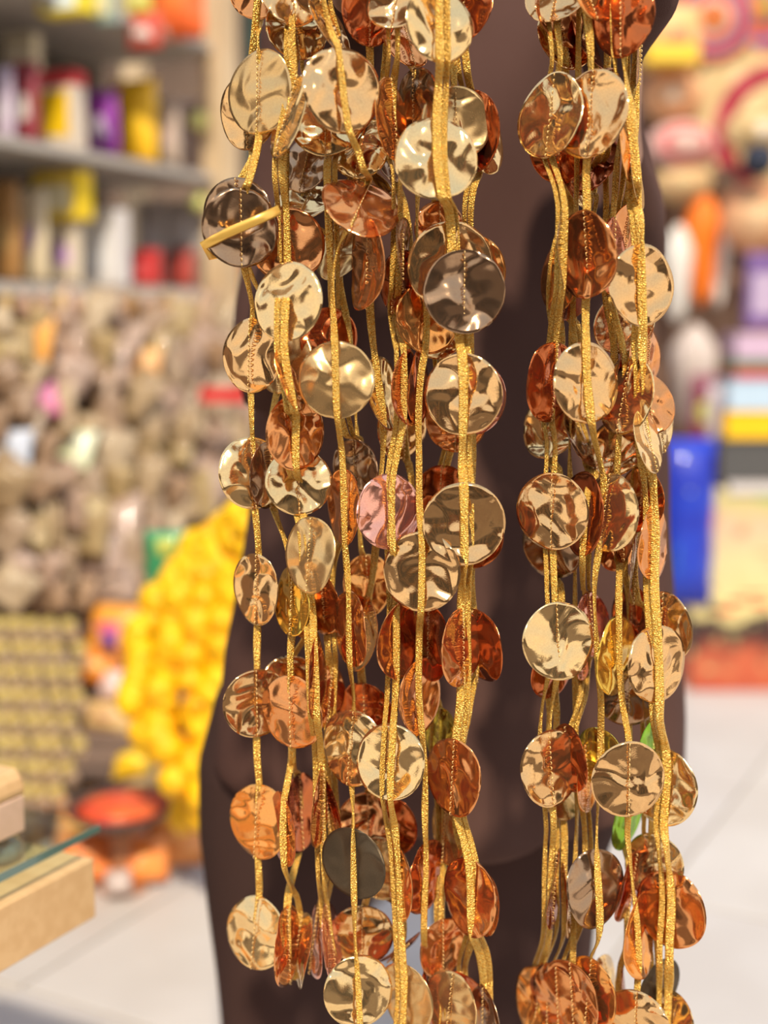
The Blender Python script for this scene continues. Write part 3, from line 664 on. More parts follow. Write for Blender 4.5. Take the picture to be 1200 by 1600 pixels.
# hem stitching of the tunic
# trousers: two legs
bm = bmesh.new()
def leg(rows):
    add_tube(bm, [Vector((at(x, y, YP).x, YP+dy, at(x, y, YP).z))-base for x, y, hw, dp, dy in rows], [(hw*YP/F*1.02, dp) for x, y, hw, dp, dy in rows], 24)
zf = at(600, 2000, YP)
leg([(470, 1080, 118, .10, .0), (455, 1200, 128, .115, .0), (450, 1300, 119, .11, 0), (452, 1400, 115, .10, 0), (457, 1500, 110, .095, 0), (459, 1600, 108, .09, 0), (463, 1700, 98, .08, 0), (466, 1796, 92, .075, .0)])
leg([(880, 1080, 130, .10, .0), (840, 1200, 118, .115, .0), (808, 1300, 104, .11, 0), (803, 1400, 98, .10, 0), (800, 1500, 97, .095, 0), (797, 1600, 92, .09, 0), (795, 1700, 86, .08, 0), (793, 1796, 82, .075, .0)])
add_tube(bm, [B(480, 1130, YP), B(640, 1180, YP), B(800, 1130, YP)], [(.10, .10), (.11, .14), (.10, .10)], 16)
me = remesh(bm, .009, 5); cloth_fold(me, .003, base)
tro = linkmesh('trousers', me, CLOTH2, pr, True)
for x in (465, 793):
    p = at(x, 1800, YP); bm = bmesh.new()
    add_tube(bm, [(0, .10, .045), (0, .05, .05), (0, -.03, .045), (0, -.11, .03), (0, -.15, .022)], [(.025, .03), (.036, .042), (.04, .038), (.042, .026), (.025, .016)], 16)
    s = obj('shoe', bm, LEATHER, pr, True); s.location = (p.x-base.x, 0, 0.003)
# body: one continuous figure (head, neck, trunk, arms, hands round the rod)
bm = bmesh.new()
hc = at(722, -95, YP).x-base.x
zs = at(722, -60, YP).z
hz = zs+.24
add_tube(bm, [(hc, 0, .50), (hc, 0, .8), (hc, 0, 1.1), (hc, 0, zs-.05), (hc, 0, zs-.01)], [(.14, .08), (.15, .09), (.14, .08), (.16, .07), (.09, .05)], 20)
add_tube(bm, [(hc, .005, zs-.06), (hc, 0, zs+.03), (hc, -.005, zs+.14)], [.062, .052, .05], 16)
add_tube(bm, [(hc, -.005, hz-.125), (hc, -.012, hz-.09), (hc, 0, hz-.03), (hc, .005, hz+.03), (hc, .008, hz+.08), (hc, .008, hz+.105)], [(.03, .035), (.052, .065), (.069, .088), (.074, .096), (.055, .075), (.02, .03)], 20)
add_tube(bm, [(hc, -.088, hz+.012), (hc, -.104, hz-.018), (hc, -.112, hz-.035), (hc, -.09, hz-.046)], [.008, .011, .015, .008], 8)   # nose
for s_ in (-1, 1):
    add_tube(bm, [(hc+s_*.068, .012, hz+.02), (hc+s_*.080, .02, hz), (hc+s_*.070, .012, hz-.035)], [.009, .012, .008], 8)          # ears
add_tube(bm, [(hc-.028, -.084, hz-.070), (hc, -.092, hz-.072), (hc+.028, -.084, hz-.070)], [.006, .009, .006], 8)              # lips
for s_ in (-1, 1):
    lx = at(465 if s_ < 0 else 793, 1700, YP).x-base.x
    add_tube(bm, [(hc+s_*.07, 0, .85), (lx, .0, .5), (lx, .0, .06)], [.07, .055, .04], 12)
LH = at(560, -118, RODY)-base; RH = at(985, -118, RODY)-base
for sl, H, sg in ((ls, LH, 1), (rs, RH, -1)):
    add_tube(bm, [Vector((hc, 0, zs-.07))]+sl[:9]+[H+Vector((0, .045, -.045)), H+Vector((0, .028, -.012))], [.05, .03, .03, .028, .026, .022, .022, .022, .022, .022, .022, .024], 12)
    for k in range(4):   # fingers wrap over the rod
        fx = (k-1.5)*.0195; ln = [.9, 1.0, .95, .8][k]
        pts = []
        for q in range(7):
            an = math.radians(20+q*38*ln)
            pts.append(H+Vector((fx, math.cos(an)*.023, math.sin(an)*.023+0)))
        add_tube(bm, pts, [.0098, .0096, .0092, .009, .0085, .008, .0065], 8)
    add_tube(bm, [H+Vector((sg*.0, .035, -.02)), H+Vector((sg*.028, .015, -.022)), H+Vector((sg*.036, -.008, -.022)), H+Vector((sg*.030, -.024, -.012))], [.014, .0115, .0105, .008], 8)   # thumb
    add_tube(bm, [H+Vector((-.033, .03, -.006)), H+Vector((0, .033, -.01)), H+Vector((.033, .03, -.006))], [(.014, .022)]*3, 10)      # palm
bmesh.ops.recalc_face_normals(bm, faces=bm.faces)
me = remesh(bm, .0055, 2); linkmesh('body', me, SKIN, pr, True)
bm = bmesh.new(); add_tube(bm, [(hc, .02, hz-.07), (hc, .03, hz-.02), (hc, .02, hz+.04), (hc, .015, hz+.09), (hc, .012, hz+.118)], [(.055, .07), (.078, .085), (.082, .092), (.06, .08), (.02, .03)], 24)
obj('hair', bm, HAIR, pr, True)
for s_ in (-1, 1):
    bm = bmesh.new(); bmesh.ops.create_uvsphere(bm, u_segments=12, v_segments=8, radius=.011)
    e = obj('eye', bm, mat('eye_white', (.6, .58, .55), .2), pr, True); e.location = (hc+s_*.03, -.078, hz+.002)
    bm = bmesh.new(); bmesh.ops.create_uvsphere(bm, u_segments=10, v_segments=6, radius=.0055)
    i_ = obj('iris', bm, HAIR, e, True); i_.location = (0, -.0068, 0)
# the rod the garlands are looped on
rc = at(680, -118, RODY)
rod = empty('hanging_rod', rc, 0, 'wooden rod held in both hands, the gold disc garlands looped over it', 'rod')
bm = bmesh.new(); x0 = at(310, -118, RODY).x-rc.x; x1 = at(1080, -118, RODY).x-rc.x
add_tube(bm, [(x0, 0, 0), (x1, 0, 0)], .008, 14); obj('shaft', bm, WOOD, rod, True)
for xx in (x0, x1):
    bm = bmesh.new(); bmesh.ops.create_uvsphere(bm, u_segments=14, v_segments=10, radius=.012); obj('knob', bm, WOOD, rod, True).location = (xx, 0, 0)

# ------------------------------------------------------------------ gold disc garlands
NV = 18
disc_meshes = []
def disc_mesh(seed, crumple=.03, bend=.05):
    rnd = random.Random(seed); bm = bmesh.new(); nr, ns = 11, 56; th = .006
    a0 = rnd.uniform(0, PI); cr = []
    for _ in range(4):
        an = rnd.uniform(0, 2*PI); cr.append((math.cos(an), math.sin(an), rnd.uniform(1.0, 3.0), rnd.uniform(0, 6), rnd.uniform(.4, 1)))
    def h(x, y):
        v = bend*((x*math.cos(a0)+y*math.sin(a0))**2)*rnd_b
        for cx, cy, fr, ph, am in cr: v += crumple*am/fr*math.sin((x*cx+y*cy)*fr+ph+.8*math.sin(x*2+y*1.3+ph))
        v += .02*crumple*noise.noise(Vector((x*4, y*4, seed)))
        return v
    rnd_b = rnd.choice((-1, 1, 1, .5))
    h0 = h(0, 0)
    F_, B_ = [], []
    cF = bm.verts.new((0, -th/2, 0)); cB = bm.verts.new((0, th/2, 0))
    for i in range(1, nr+1):
        r = (i/nr)**.9; a, c = [], []
        for k in range(ns):
            an = 2*PI*k/ns; x, z = r*math.cos(an), r*math.sin(an); y = h(x, z)-h0
            a.append(bm.verts.new((x, y-th/2, z))); c.append(bm.verts.new((x, y+th/2, z)))
        F_.append(a); B_.append(c)
    for k in range(ns):
        k2 = (k+1) % ns
        bm.faces.new((cF, F_[0][k], F_[0][k2])); bm.faces.new((cB, B_[0][k2], B_[0][k]))
        for i in range(nr-1):
            bm.faces.new((F_[i][k], F_[i+1][k], F_[i+1][k2], F_[i][k2])); bm.faces.new((B_[i][k], B_[i][k2], B_[i+1][k2], B_[i+1][k]))
        bm.faces.new((F_[-1][k], B_[-1][k], B_[-1][k2], F_[-1][k2]))
    me = bpy.data.meshes.new('disc'); bm.to_mesh(me); bm.free()
    me.polygons.foreach_set('use_smooth', [True]*len(me.polygons)); me.materials.append(FOIL['m'])
    return me
for i in range(NV): disc_meshes.append(disc_mesh(i+1, [.03, .055, .09][i % 3], [.04, .08, .14][(i//3) % 3]))
FLAT = disc_mesh(99, .02, .02)
def LY(L): return 1.085+.026*L
def W(x, y, L=1.0): return ('w', x, y, L)
def D(x, y, a, b, L, k='m', fb='b', yaw=0, roll=0, pitch=None): return ('d', x, y, a, b, L, k, fb, yaw, roll, pitch)
T = -112
STR = [
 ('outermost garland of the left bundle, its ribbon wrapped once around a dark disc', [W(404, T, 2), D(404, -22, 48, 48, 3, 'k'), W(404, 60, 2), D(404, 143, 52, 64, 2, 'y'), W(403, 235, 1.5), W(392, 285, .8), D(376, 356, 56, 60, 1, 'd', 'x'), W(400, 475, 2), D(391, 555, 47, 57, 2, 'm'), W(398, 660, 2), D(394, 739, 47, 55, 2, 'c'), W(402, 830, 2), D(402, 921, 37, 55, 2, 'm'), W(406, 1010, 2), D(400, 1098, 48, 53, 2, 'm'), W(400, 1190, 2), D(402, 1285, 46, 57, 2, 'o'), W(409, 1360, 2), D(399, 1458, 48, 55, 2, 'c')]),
 ('garland second from the left, ending in a narrow copper toned reflecting disc', [W(418, T, 3), D(388, 175, 46, 57, 3, 'm'), W(408, 250, 2.6), D(370, 336, 54, 56, 1.7, 'd'), W(412, 470, 3), D(439, 560, 45, 54, 3, 'y'), W(420, 660, 2.6), D(420, 742, 25, 52, 2.4, 'd'), W(440, 830, 2), D(458, 940, 29, 53, 1, 'Y'), W(456, 1030, 1), D(455, 1113, 49, 57, 1, 'k'), W(456, 1200, 2), D(468, 1270, 28, 60, 3, 'K'), W(452, 1380, 2), D(448, 1478, 18, 60, 1, 'k')]),
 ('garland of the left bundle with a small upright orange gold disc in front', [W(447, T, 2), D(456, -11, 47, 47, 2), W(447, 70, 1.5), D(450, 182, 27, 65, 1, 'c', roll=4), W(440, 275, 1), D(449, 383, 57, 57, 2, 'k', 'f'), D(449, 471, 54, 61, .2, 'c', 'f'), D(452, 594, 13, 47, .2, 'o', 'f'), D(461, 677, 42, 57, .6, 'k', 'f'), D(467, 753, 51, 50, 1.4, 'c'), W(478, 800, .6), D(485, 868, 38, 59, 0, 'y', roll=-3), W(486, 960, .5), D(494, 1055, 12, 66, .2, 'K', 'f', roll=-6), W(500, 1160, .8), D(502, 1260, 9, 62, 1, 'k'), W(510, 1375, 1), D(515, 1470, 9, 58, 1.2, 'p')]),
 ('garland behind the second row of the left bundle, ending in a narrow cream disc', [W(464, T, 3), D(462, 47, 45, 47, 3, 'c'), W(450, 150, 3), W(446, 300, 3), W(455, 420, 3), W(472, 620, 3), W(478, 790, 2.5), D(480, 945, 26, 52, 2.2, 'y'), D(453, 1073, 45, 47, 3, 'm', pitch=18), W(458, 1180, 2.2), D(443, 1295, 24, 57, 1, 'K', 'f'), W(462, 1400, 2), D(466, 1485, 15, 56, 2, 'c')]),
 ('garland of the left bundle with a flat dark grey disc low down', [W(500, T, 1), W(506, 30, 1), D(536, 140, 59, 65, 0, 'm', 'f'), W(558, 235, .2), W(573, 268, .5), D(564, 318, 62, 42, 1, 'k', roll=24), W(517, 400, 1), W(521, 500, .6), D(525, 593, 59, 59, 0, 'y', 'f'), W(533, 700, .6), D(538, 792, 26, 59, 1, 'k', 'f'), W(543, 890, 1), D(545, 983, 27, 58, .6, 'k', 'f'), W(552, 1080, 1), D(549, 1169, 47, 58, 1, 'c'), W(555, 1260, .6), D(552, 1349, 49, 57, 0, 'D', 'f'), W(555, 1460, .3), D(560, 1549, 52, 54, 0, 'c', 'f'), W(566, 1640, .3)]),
 ('garland deep in the left bundle ending in a slim rose reflecting disc', [W(515, T, 3), D(515, 41, 21, 48, 1.5, 'm', roll=-8), D(525, 173, 50, 50, 2.6, 'K', 'n'), D(508, 187, 57, 56, 2, 'c'), W(510, 262, 1.4), W(512, 340, 1.4), W(516, 440, 2), D(515, 530, 43, 47, 3, 'K'), W(530, 640, 2), W(546, 680, 2), D(556, 733, 36, 47, 3, 'd'), W(520, 850, 2.4), D(507, 935, 28, 55, 2.4, 'k'), W(512, 1010, 1.5), D(512, 1090, 26, 50, 2, 'k'), W(515, 1180, 2), D(516, 1270, 12, 52, 2, 'K'), W(508, 1380, 1.8), D(493, 1470, 13, 55, 2, 'p')]),
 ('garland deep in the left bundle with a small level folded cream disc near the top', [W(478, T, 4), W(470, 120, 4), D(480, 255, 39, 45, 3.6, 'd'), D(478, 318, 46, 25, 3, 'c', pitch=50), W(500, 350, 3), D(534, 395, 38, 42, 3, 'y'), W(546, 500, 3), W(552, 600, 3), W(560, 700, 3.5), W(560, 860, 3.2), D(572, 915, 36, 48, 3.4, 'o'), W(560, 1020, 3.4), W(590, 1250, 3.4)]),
 ('garland in the middle of the left bundle with a white flashing copper toned reflecting disc', [W(578, T, 2), D(576, 19, 41, 49, 2, 'K'), W(580, 90, 2.4), W(582, 170, 3), D(564, 230, 44, 46, 2.6, 'c'), D(582, 307, 40, 44, 3, 'c', pitch=20), D(577, 413, 27, 70, 1, 'k'), W(584, 520, 1.5), D(595, 617, 24, 58, 2, 'c', 'f'), W(596, 720, 2), W(590, 820, 1.5), D(566, 990, 25, 58, 2.6, 'c'), W(588, 1040, 1), D(571, 1115, 42, 49, 3, 'K'), W(584, 1220, 1.4), D(575, 1290, 50, 48, 3, 'k'), W(580, 1385, 1.4), D(566, 1460, 48, 48, 2, 'm')]),
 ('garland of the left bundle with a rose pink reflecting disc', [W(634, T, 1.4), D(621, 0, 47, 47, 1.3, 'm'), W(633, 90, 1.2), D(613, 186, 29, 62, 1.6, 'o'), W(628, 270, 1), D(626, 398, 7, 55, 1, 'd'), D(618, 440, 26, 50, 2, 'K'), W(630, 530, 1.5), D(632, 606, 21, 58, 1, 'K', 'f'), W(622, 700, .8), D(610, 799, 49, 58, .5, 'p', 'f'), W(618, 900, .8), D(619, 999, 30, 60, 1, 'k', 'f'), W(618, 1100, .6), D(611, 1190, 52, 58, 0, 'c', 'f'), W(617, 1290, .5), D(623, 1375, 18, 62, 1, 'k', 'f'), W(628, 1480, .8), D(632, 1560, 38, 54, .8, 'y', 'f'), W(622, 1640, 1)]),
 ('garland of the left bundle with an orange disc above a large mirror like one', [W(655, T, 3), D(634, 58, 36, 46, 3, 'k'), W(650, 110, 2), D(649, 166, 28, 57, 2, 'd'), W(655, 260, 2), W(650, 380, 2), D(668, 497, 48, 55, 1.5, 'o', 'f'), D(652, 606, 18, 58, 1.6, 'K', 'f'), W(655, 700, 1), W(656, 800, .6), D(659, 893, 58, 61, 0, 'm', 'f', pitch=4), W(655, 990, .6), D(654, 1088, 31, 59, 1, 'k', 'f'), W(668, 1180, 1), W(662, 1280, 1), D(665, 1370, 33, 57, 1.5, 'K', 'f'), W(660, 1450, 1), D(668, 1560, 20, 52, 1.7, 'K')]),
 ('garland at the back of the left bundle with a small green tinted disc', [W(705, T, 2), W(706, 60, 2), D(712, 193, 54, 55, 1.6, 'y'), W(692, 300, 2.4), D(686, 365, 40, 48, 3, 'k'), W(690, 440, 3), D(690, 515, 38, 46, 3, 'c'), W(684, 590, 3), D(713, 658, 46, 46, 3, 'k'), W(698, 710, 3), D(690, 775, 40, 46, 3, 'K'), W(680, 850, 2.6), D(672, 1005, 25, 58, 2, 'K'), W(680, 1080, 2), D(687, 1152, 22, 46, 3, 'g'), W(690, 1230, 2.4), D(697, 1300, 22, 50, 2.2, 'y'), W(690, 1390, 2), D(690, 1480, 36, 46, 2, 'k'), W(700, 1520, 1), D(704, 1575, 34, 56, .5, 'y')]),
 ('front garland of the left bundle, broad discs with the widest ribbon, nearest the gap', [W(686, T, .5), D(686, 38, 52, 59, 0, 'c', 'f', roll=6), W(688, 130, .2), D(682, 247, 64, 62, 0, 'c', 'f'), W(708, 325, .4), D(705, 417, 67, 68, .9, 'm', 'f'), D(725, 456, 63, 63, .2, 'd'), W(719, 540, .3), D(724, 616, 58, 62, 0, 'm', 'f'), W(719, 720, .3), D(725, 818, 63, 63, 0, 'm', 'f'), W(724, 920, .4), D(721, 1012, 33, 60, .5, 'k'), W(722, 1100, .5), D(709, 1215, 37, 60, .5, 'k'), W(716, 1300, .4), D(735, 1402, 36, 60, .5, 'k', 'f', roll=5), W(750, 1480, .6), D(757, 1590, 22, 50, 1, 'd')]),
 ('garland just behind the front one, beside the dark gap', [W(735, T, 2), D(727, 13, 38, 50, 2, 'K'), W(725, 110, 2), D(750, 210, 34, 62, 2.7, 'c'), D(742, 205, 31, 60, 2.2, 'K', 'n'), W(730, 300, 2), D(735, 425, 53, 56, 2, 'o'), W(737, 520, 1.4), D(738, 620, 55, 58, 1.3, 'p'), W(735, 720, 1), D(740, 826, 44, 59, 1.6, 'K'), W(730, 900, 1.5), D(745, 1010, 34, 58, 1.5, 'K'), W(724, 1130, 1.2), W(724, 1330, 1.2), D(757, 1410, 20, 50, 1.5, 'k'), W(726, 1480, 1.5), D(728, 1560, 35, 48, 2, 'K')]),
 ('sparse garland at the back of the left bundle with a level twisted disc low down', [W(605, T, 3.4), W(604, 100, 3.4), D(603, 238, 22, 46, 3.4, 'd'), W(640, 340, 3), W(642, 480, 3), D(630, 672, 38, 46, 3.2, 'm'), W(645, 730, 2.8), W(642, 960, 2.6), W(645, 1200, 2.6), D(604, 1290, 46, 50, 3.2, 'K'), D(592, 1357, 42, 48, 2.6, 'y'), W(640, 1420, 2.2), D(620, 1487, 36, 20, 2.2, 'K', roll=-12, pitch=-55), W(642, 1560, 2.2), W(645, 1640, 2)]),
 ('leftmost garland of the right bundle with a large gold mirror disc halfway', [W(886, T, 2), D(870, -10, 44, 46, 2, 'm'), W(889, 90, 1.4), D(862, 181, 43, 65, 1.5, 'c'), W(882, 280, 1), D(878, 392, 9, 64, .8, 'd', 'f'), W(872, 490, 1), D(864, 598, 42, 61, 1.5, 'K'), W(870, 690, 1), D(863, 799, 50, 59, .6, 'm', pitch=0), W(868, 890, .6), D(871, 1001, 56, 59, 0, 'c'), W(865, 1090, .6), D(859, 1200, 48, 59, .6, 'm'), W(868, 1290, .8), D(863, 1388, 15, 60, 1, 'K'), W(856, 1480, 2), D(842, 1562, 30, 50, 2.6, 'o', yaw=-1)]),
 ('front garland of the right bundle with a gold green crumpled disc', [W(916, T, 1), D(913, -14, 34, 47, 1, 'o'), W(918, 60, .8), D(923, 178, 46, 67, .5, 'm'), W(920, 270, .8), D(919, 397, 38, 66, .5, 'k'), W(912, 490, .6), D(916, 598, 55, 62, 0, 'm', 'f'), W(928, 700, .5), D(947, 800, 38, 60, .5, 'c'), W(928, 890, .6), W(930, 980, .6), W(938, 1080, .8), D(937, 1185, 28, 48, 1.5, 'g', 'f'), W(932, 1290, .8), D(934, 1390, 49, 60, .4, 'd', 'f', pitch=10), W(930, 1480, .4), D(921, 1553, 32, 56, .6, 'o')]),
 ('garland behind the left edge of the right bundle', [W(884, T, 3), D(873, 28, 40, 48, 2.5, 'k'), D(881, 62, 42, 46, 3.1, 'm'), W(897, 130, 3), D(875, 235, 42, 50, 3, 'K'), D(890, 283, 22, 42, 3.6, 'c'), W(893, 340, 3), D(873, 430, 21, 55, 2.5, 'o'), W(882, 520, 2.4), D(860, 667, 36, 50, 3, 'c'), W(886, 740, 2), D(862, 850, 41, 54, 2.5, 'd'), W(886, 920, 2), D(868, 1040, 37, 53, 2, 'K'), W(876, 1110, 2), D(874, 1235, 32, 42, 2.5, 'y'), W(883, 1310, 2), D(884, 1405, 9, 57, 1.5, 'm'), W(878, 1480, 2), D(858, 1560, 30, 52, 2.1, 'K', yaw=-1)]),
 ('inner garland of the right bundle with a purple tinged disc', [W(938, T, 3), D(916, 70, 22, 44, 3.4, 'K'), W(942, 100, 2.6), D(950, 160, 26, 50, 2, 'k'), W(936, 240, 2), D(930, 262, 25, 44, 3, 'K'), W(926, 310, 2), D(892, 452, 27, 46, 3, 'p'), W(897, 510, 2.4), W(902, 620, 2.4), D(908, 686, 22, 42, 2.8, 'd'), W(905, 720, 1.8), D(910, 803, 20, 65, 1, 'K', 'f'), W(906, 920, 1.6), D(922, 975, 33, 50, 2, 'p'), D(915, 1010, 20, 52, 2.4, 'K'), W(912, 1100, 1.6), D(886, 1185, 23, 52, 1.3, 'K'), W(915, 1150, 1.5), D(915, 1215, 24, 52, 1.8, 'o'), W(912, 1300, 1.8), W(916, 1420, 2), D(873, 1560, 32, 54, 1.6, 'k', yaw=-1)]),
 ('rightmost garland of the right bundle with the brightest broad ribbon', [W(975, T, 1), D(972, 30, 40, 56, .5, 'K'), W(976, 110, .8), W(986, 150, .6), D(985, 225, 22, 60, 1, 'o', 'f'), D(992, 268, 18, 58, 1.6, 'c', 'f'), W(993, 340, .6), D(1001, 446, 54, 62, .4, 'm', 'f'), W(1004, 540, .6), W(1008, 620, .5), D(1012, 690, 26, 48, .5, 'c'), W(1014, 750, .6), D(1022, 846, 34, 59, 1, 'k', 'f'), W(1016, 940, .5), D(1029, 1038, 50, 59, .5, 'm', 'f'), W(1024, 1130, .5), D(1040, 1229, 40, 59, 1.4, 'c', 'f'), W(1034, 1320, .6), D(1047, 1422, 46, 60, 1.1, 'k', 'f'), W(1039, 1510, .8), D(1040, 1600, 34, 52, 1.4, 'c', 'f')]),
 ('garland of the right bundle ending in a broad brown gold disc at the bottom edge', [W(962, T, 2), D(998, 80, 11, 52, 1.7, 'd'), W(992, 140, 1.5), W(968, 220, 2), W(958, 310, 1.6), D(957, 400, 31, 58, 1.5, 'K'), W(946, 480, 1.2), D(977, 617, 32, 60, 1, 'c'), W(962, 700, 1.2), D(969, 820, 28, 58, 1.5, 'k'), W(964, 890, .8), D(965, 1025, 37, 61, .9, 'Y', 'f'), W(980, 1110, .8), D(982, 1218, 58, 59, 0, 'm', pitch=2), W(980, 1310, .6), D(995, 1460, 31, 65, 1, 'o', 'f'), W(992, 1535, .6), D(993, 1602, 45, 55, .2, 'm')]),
 ('garland behind the right edge of the right bundle with a vivid green reflecting disc', [W(990, T, 2.4), W(998, 60, 2.4), W(984, 300, 2.4), D(976, 370, 33, 50, 2.6, 'k'), W(982, 450, 2.4), D(975, 508, 42, 44, 2.6, 'm'), D(1010, 562, 31, 50, 2.1, 'k'), D(1012, 630, 44, 46, 1.6, 'k'), D(1028, 660, 29, 48, 2.3, 'c'), W(1006, 720, 2), D(1005, 780, 26, 50, 2.2, 'k'), D(990, 890, 15, 56, 1.6, 'd'), W(1004, 940, 2), D(1035, 980, 34, 54, 2, 'm'), W(1012, 1070, 2), D(1018, 1170, 27, 48, 2.6, 'G'), W(1012, 1270, 2), D(1021, 1352, 39, 49, 2, 'c'), W(1020, 1450, 2), D(1030, 1543, 37, 47, 2, 'D')]),
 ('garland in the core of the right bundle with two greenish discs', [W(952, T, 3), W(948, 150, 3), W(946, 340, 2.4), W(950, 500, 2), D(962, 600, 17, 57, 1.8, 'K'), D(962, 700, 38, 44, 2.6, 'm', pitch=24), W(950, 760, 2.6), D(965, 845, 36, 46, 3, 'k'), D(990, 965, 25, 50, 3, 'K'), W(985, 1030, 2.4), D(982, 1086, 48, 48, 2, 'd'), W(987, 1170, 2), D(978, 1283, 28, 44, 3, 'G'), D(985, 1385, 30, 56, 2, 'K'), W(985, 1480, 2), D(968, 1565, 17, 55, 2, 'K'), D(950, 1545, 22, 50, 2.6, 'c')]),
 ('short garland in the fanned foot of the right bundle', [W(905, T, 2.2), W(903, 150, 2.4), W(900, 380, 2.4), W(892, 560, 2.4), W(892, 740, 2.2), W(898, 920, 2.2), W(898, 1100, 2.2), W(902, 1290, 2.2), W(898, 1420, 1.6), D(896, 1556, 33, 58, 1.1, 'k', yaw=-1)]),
]
random.seed(21)
TWIN = {2, 5, 8, 10, 11, 12, 14, 16, 17, 18, 20}
for si, (lab, nodes) in enumerate(STR):
    p0 = nodes[0]; org = at(p0[1], p0[2], RODY)
    t = empty('disc_garland', org, 0, lab, 'garland')
    path = []  # (pos, width factor)
    stitch = bmesh.new(); dcount = 0
    # loop over the rod
    for q in range(5):
        an = PI*q/4
        path.append((org+Vector((0, math.cos(an)*.0095, math.sin(an)*.0095)), 'w'))
    for nd in nodes[1:]:
        if nd[0] == 'w':
            path.append((at(nd[1], nd[2], LY(nd[3])), 'w')); continue
        _, x, y, a, b_, L, k, fb, ysgn, roll, pitch = nd
        Y = LY(L); c = at(x, y, Y); s = (Y*CP-(c.z-CAMZ)*SP)/F*1.03
        a_, bb = a*s, b_*s
        R = max(a_, bb)
        if R < .027: R = .027
        yaw = math.acos(min(1, a_/R)) if a_ < R else 0
        pt = math.acos(min(1, bb/R)) if bb < R*.97 else 0
        if pitch is not None: pt = math.radians(pitch)
        elif pt == 0:
            pt = math.radians({'c': random.uniform(8, 15), 'm': random.uniform(-3, 8), 'y': random.uniform(2, 9), 'd': random.uniform(-4, 0), 'p': 8, 'o': 6}.get(k, random.uniform(-7, 5)))
        yaw = min(yaw, math.radians(80))
        if not ysgn: ysgn = random.choice((-1, 1)) if k not in 'Kk' else (1 if random.random() < .6 else -1)
        if yaw < .12: yaw = random.uniform(-.14, .14)
        else: yaw *= ysgn
        # positive pitch tips the face towards the sky
        M = Matrix.Rotation(yaw, 4, 'Z') @ Matrix.Rotation(-pt, 4, 'X') @ Matrix.Rotation(math.radians(roll), 4, 'Y')
        M = Matrix.Rotation(math.radians(roll), 4, 'Y') @ Matrix.Rotation(yaw, 4, 'Z') @ Matrix.Rotation(-pt, 4, 'X')
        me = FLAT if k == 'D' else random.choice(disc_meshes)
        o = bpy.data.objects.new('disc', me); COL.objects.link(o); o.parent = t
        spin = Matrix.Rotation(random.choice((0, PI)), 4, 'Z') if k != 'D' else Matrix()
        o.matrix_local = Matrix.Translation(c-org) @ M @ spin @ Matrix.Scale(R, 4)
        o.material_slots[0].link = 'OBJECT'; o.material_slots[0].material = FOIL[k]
        dcount += 1
        front = M @ Vector((0, -1, 0)); upv = M @ Vector((0, 0, 1))
        if front.y > 0: front = -front
        off = {'f': .0038, 'b': -.0032, 'n': -.004, 'x': -.0032}[fb]
        for u in (.97, .5, 0, -.5, -.97):
            path.append((c+upv*(R*u)+Vector((0, -1, 0))*off/max(.35, abs(front.y)), 'd'))
        if fb in 'bx':   # line of stitches holding the disc to the braid
            ns = 15
            for q in range(ns):
                u = .93-1.86*q/(ns-1)
                cc = c+upv*(R*u)+front*.0022-org
                ln = upv*(R*.045)
                add_tube(stitch, [cc-ln-front*.0012, cc-ln*.3+front*.0004, cc+ln*.5+front*.0004, cc+ln-front*.0012], .00048, 5)
        if fb == 'x':    # braid thrown once across the face of the disc
            pA = at(437, 328, Y-.012)-org; pB = at(318, 384, Y-.010)-org; pC = at(330, 402, Y+.006)-org; pD = at(376, 392, Y+.012)-org
            bm = bmesh.new(); add_tube(bm, [pA, pA.lerp(pB, .35)+Vector((0, -.004, 0)), pA.lerp(pB, .7)+Vector((0, -.003, .0008)), pB, pC, pD], [(.0012, .0040)]*6, 8)
            obj('wrapped_ribbon', bm, RIB, t, True)
    if stitch.verts: tag(obj('stitching', stitch, THREAD, t, True), kind='stuff')
    else: stitch.free()
    # ribbon, resampled as a flat braid with a slow twist
    flt = path[:5]
    for p, k_ in path[5:]:
        if p.z < flt[-1][0].z-.003: flt.append((p, k_))
    P_ = [p for p, _ in flt]; K_ = [k for _, k in flt]
    dense = []; flags = []
    for i in range(len(P_)-1):
        p_1 = P_[max(i-1, 0)]; p0_ = P_[i]; p1_ = P_[i+1]; p2_ = P_[min(i+2, len(P_)-1)]
        ln = (p1_-p0_).length; m_ = max(2, int(ln/.004))
        for q in range(m_):
            u = q/m_
            # tame catmull-rom
            t1 = (p1_-p_1)*.5; t2 = (p2_-p0_)*.5
            if t1.length > ln: t1 *= ln/t1.length
            if t2.length > ln: t2 *= ln/t2.length
            h00 = 2*u**3-3*u**2+1; h10 = u**3-2*u**2+u; h01 = -2*u**3+3*u**2; h11 = u**3-u**2
            dense.append(p0_*h00+t1*h10+p1_*h01+t2*h11)
            flags.append(K_[i] == 'w' or K_[i+1] == 'w')
    dense.append(P_[-1]); flags.append(True)
    for _ in range(60):
        old = [p.x for p in dense]
        for i in range(6, len(dense)-1): dense[i].x = (old[i-1]+2*old[i]+old[i+1])/4
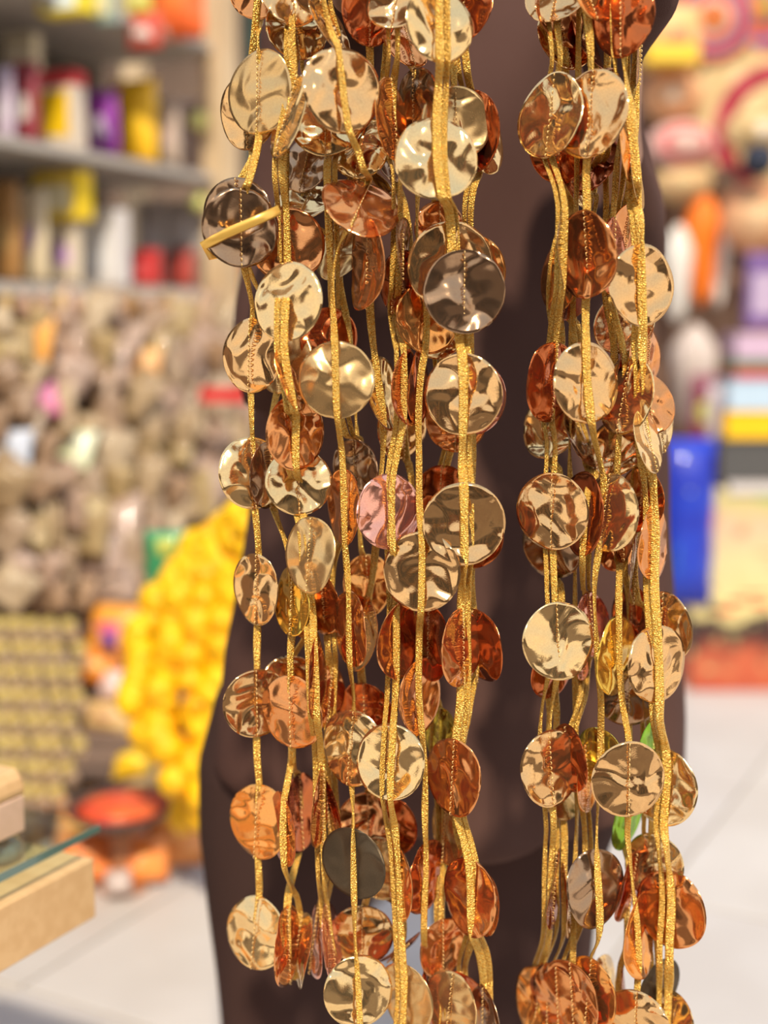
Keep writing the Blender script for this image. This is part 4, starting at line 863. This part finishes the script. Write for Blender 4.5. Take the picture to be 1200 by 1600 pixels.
    for _ in range(5):
        old = [p.y for p in dense]
        for i in range(6, len(dense)-1): dense[i].y = (old[i-1]+2*old[i]+old[i+1])/4
    wide = {11: 1.08, 18: 1.12, 15: .95}.get(si, random.uniform(.74, 1.0))
    for rep in ((0, 1) if si in TWIN else (0,)):
      if rep: dense = [p+Vector(((.0058+.003*noise.noise(Vector((p.z*5, si, 9))))*(1 if si % 2 else -1), .0045, 0)) for p in dense]; wide *= .72
      bm = bmesh.new(); uvl = bm.loops.layers.uv.new('UVMap'); rings = []; Ls = [0]
      cs = [(-1, 0), (-.8, -.8), (-.35, -1), (0, -.55), (.35, -1), (.8, -.8), (1, 0), (.8, .8), (.35, 1), (0, .6), (-.35, 1), (-.8, .8)]
      L_acc = 0; prevp = None; smooth_f = 0
      for i, p in enumerate(dense):
          tg = (dense[min(i+1, len(dense)-1)]-dense[max(i-1, 0)]).normalized()
          if prevp is not None: L_acc += (p-prevp).length
          prevp = p
          smooth_f += ((1. if flags[i] else .25)-smooth_f)*.25
          tw = .95*smooth_f*noise.noise(Vector((L_acc*9+si*7.3, si*3.1, 0)))*3.2
          side = Vector((math.cos(tw), math.sin(tw), 0)); side = (side-tg*side.dot(tg)).normalized(); nn = tg.cross(side)
          sway = Vector((noise.noise(Vector((L_acc*14, si*5.1, 2))), 0, 0))*.0016*smooth_f
          hw = .0036*wide*(1+.18*noise.noise(Vector((L_acc*30, si, 5)))); hh = .0011
          rings.append(([bm.verts.new(p-org+sway+side*(hw*u)+nn*(hh*v_)) for u, v_ in cs], L_acc))
      N = len(cs)
      for (ra, la), (rb, lb_) in zip(rings, rings[1:]):
          for k in range(N):
              f_ = bm.faces.new((ra[k], ra[(k+1) % N], rb[(k+1) % N], rb[k]))
              uu = [(k/N, la/.0011), ((k+1)/N, la/.0011), ((k+1)/N, lb_/.0011), (k/N, lb_/.0011)]
              for lp, uv_ in zip(f_.loops, uu): lp[uvl].uv = uv_
      bmesh.ops.recalc_face_normals(bm, faces=bm.faces)
      obj('ribbon', bm, RIB, t, True)
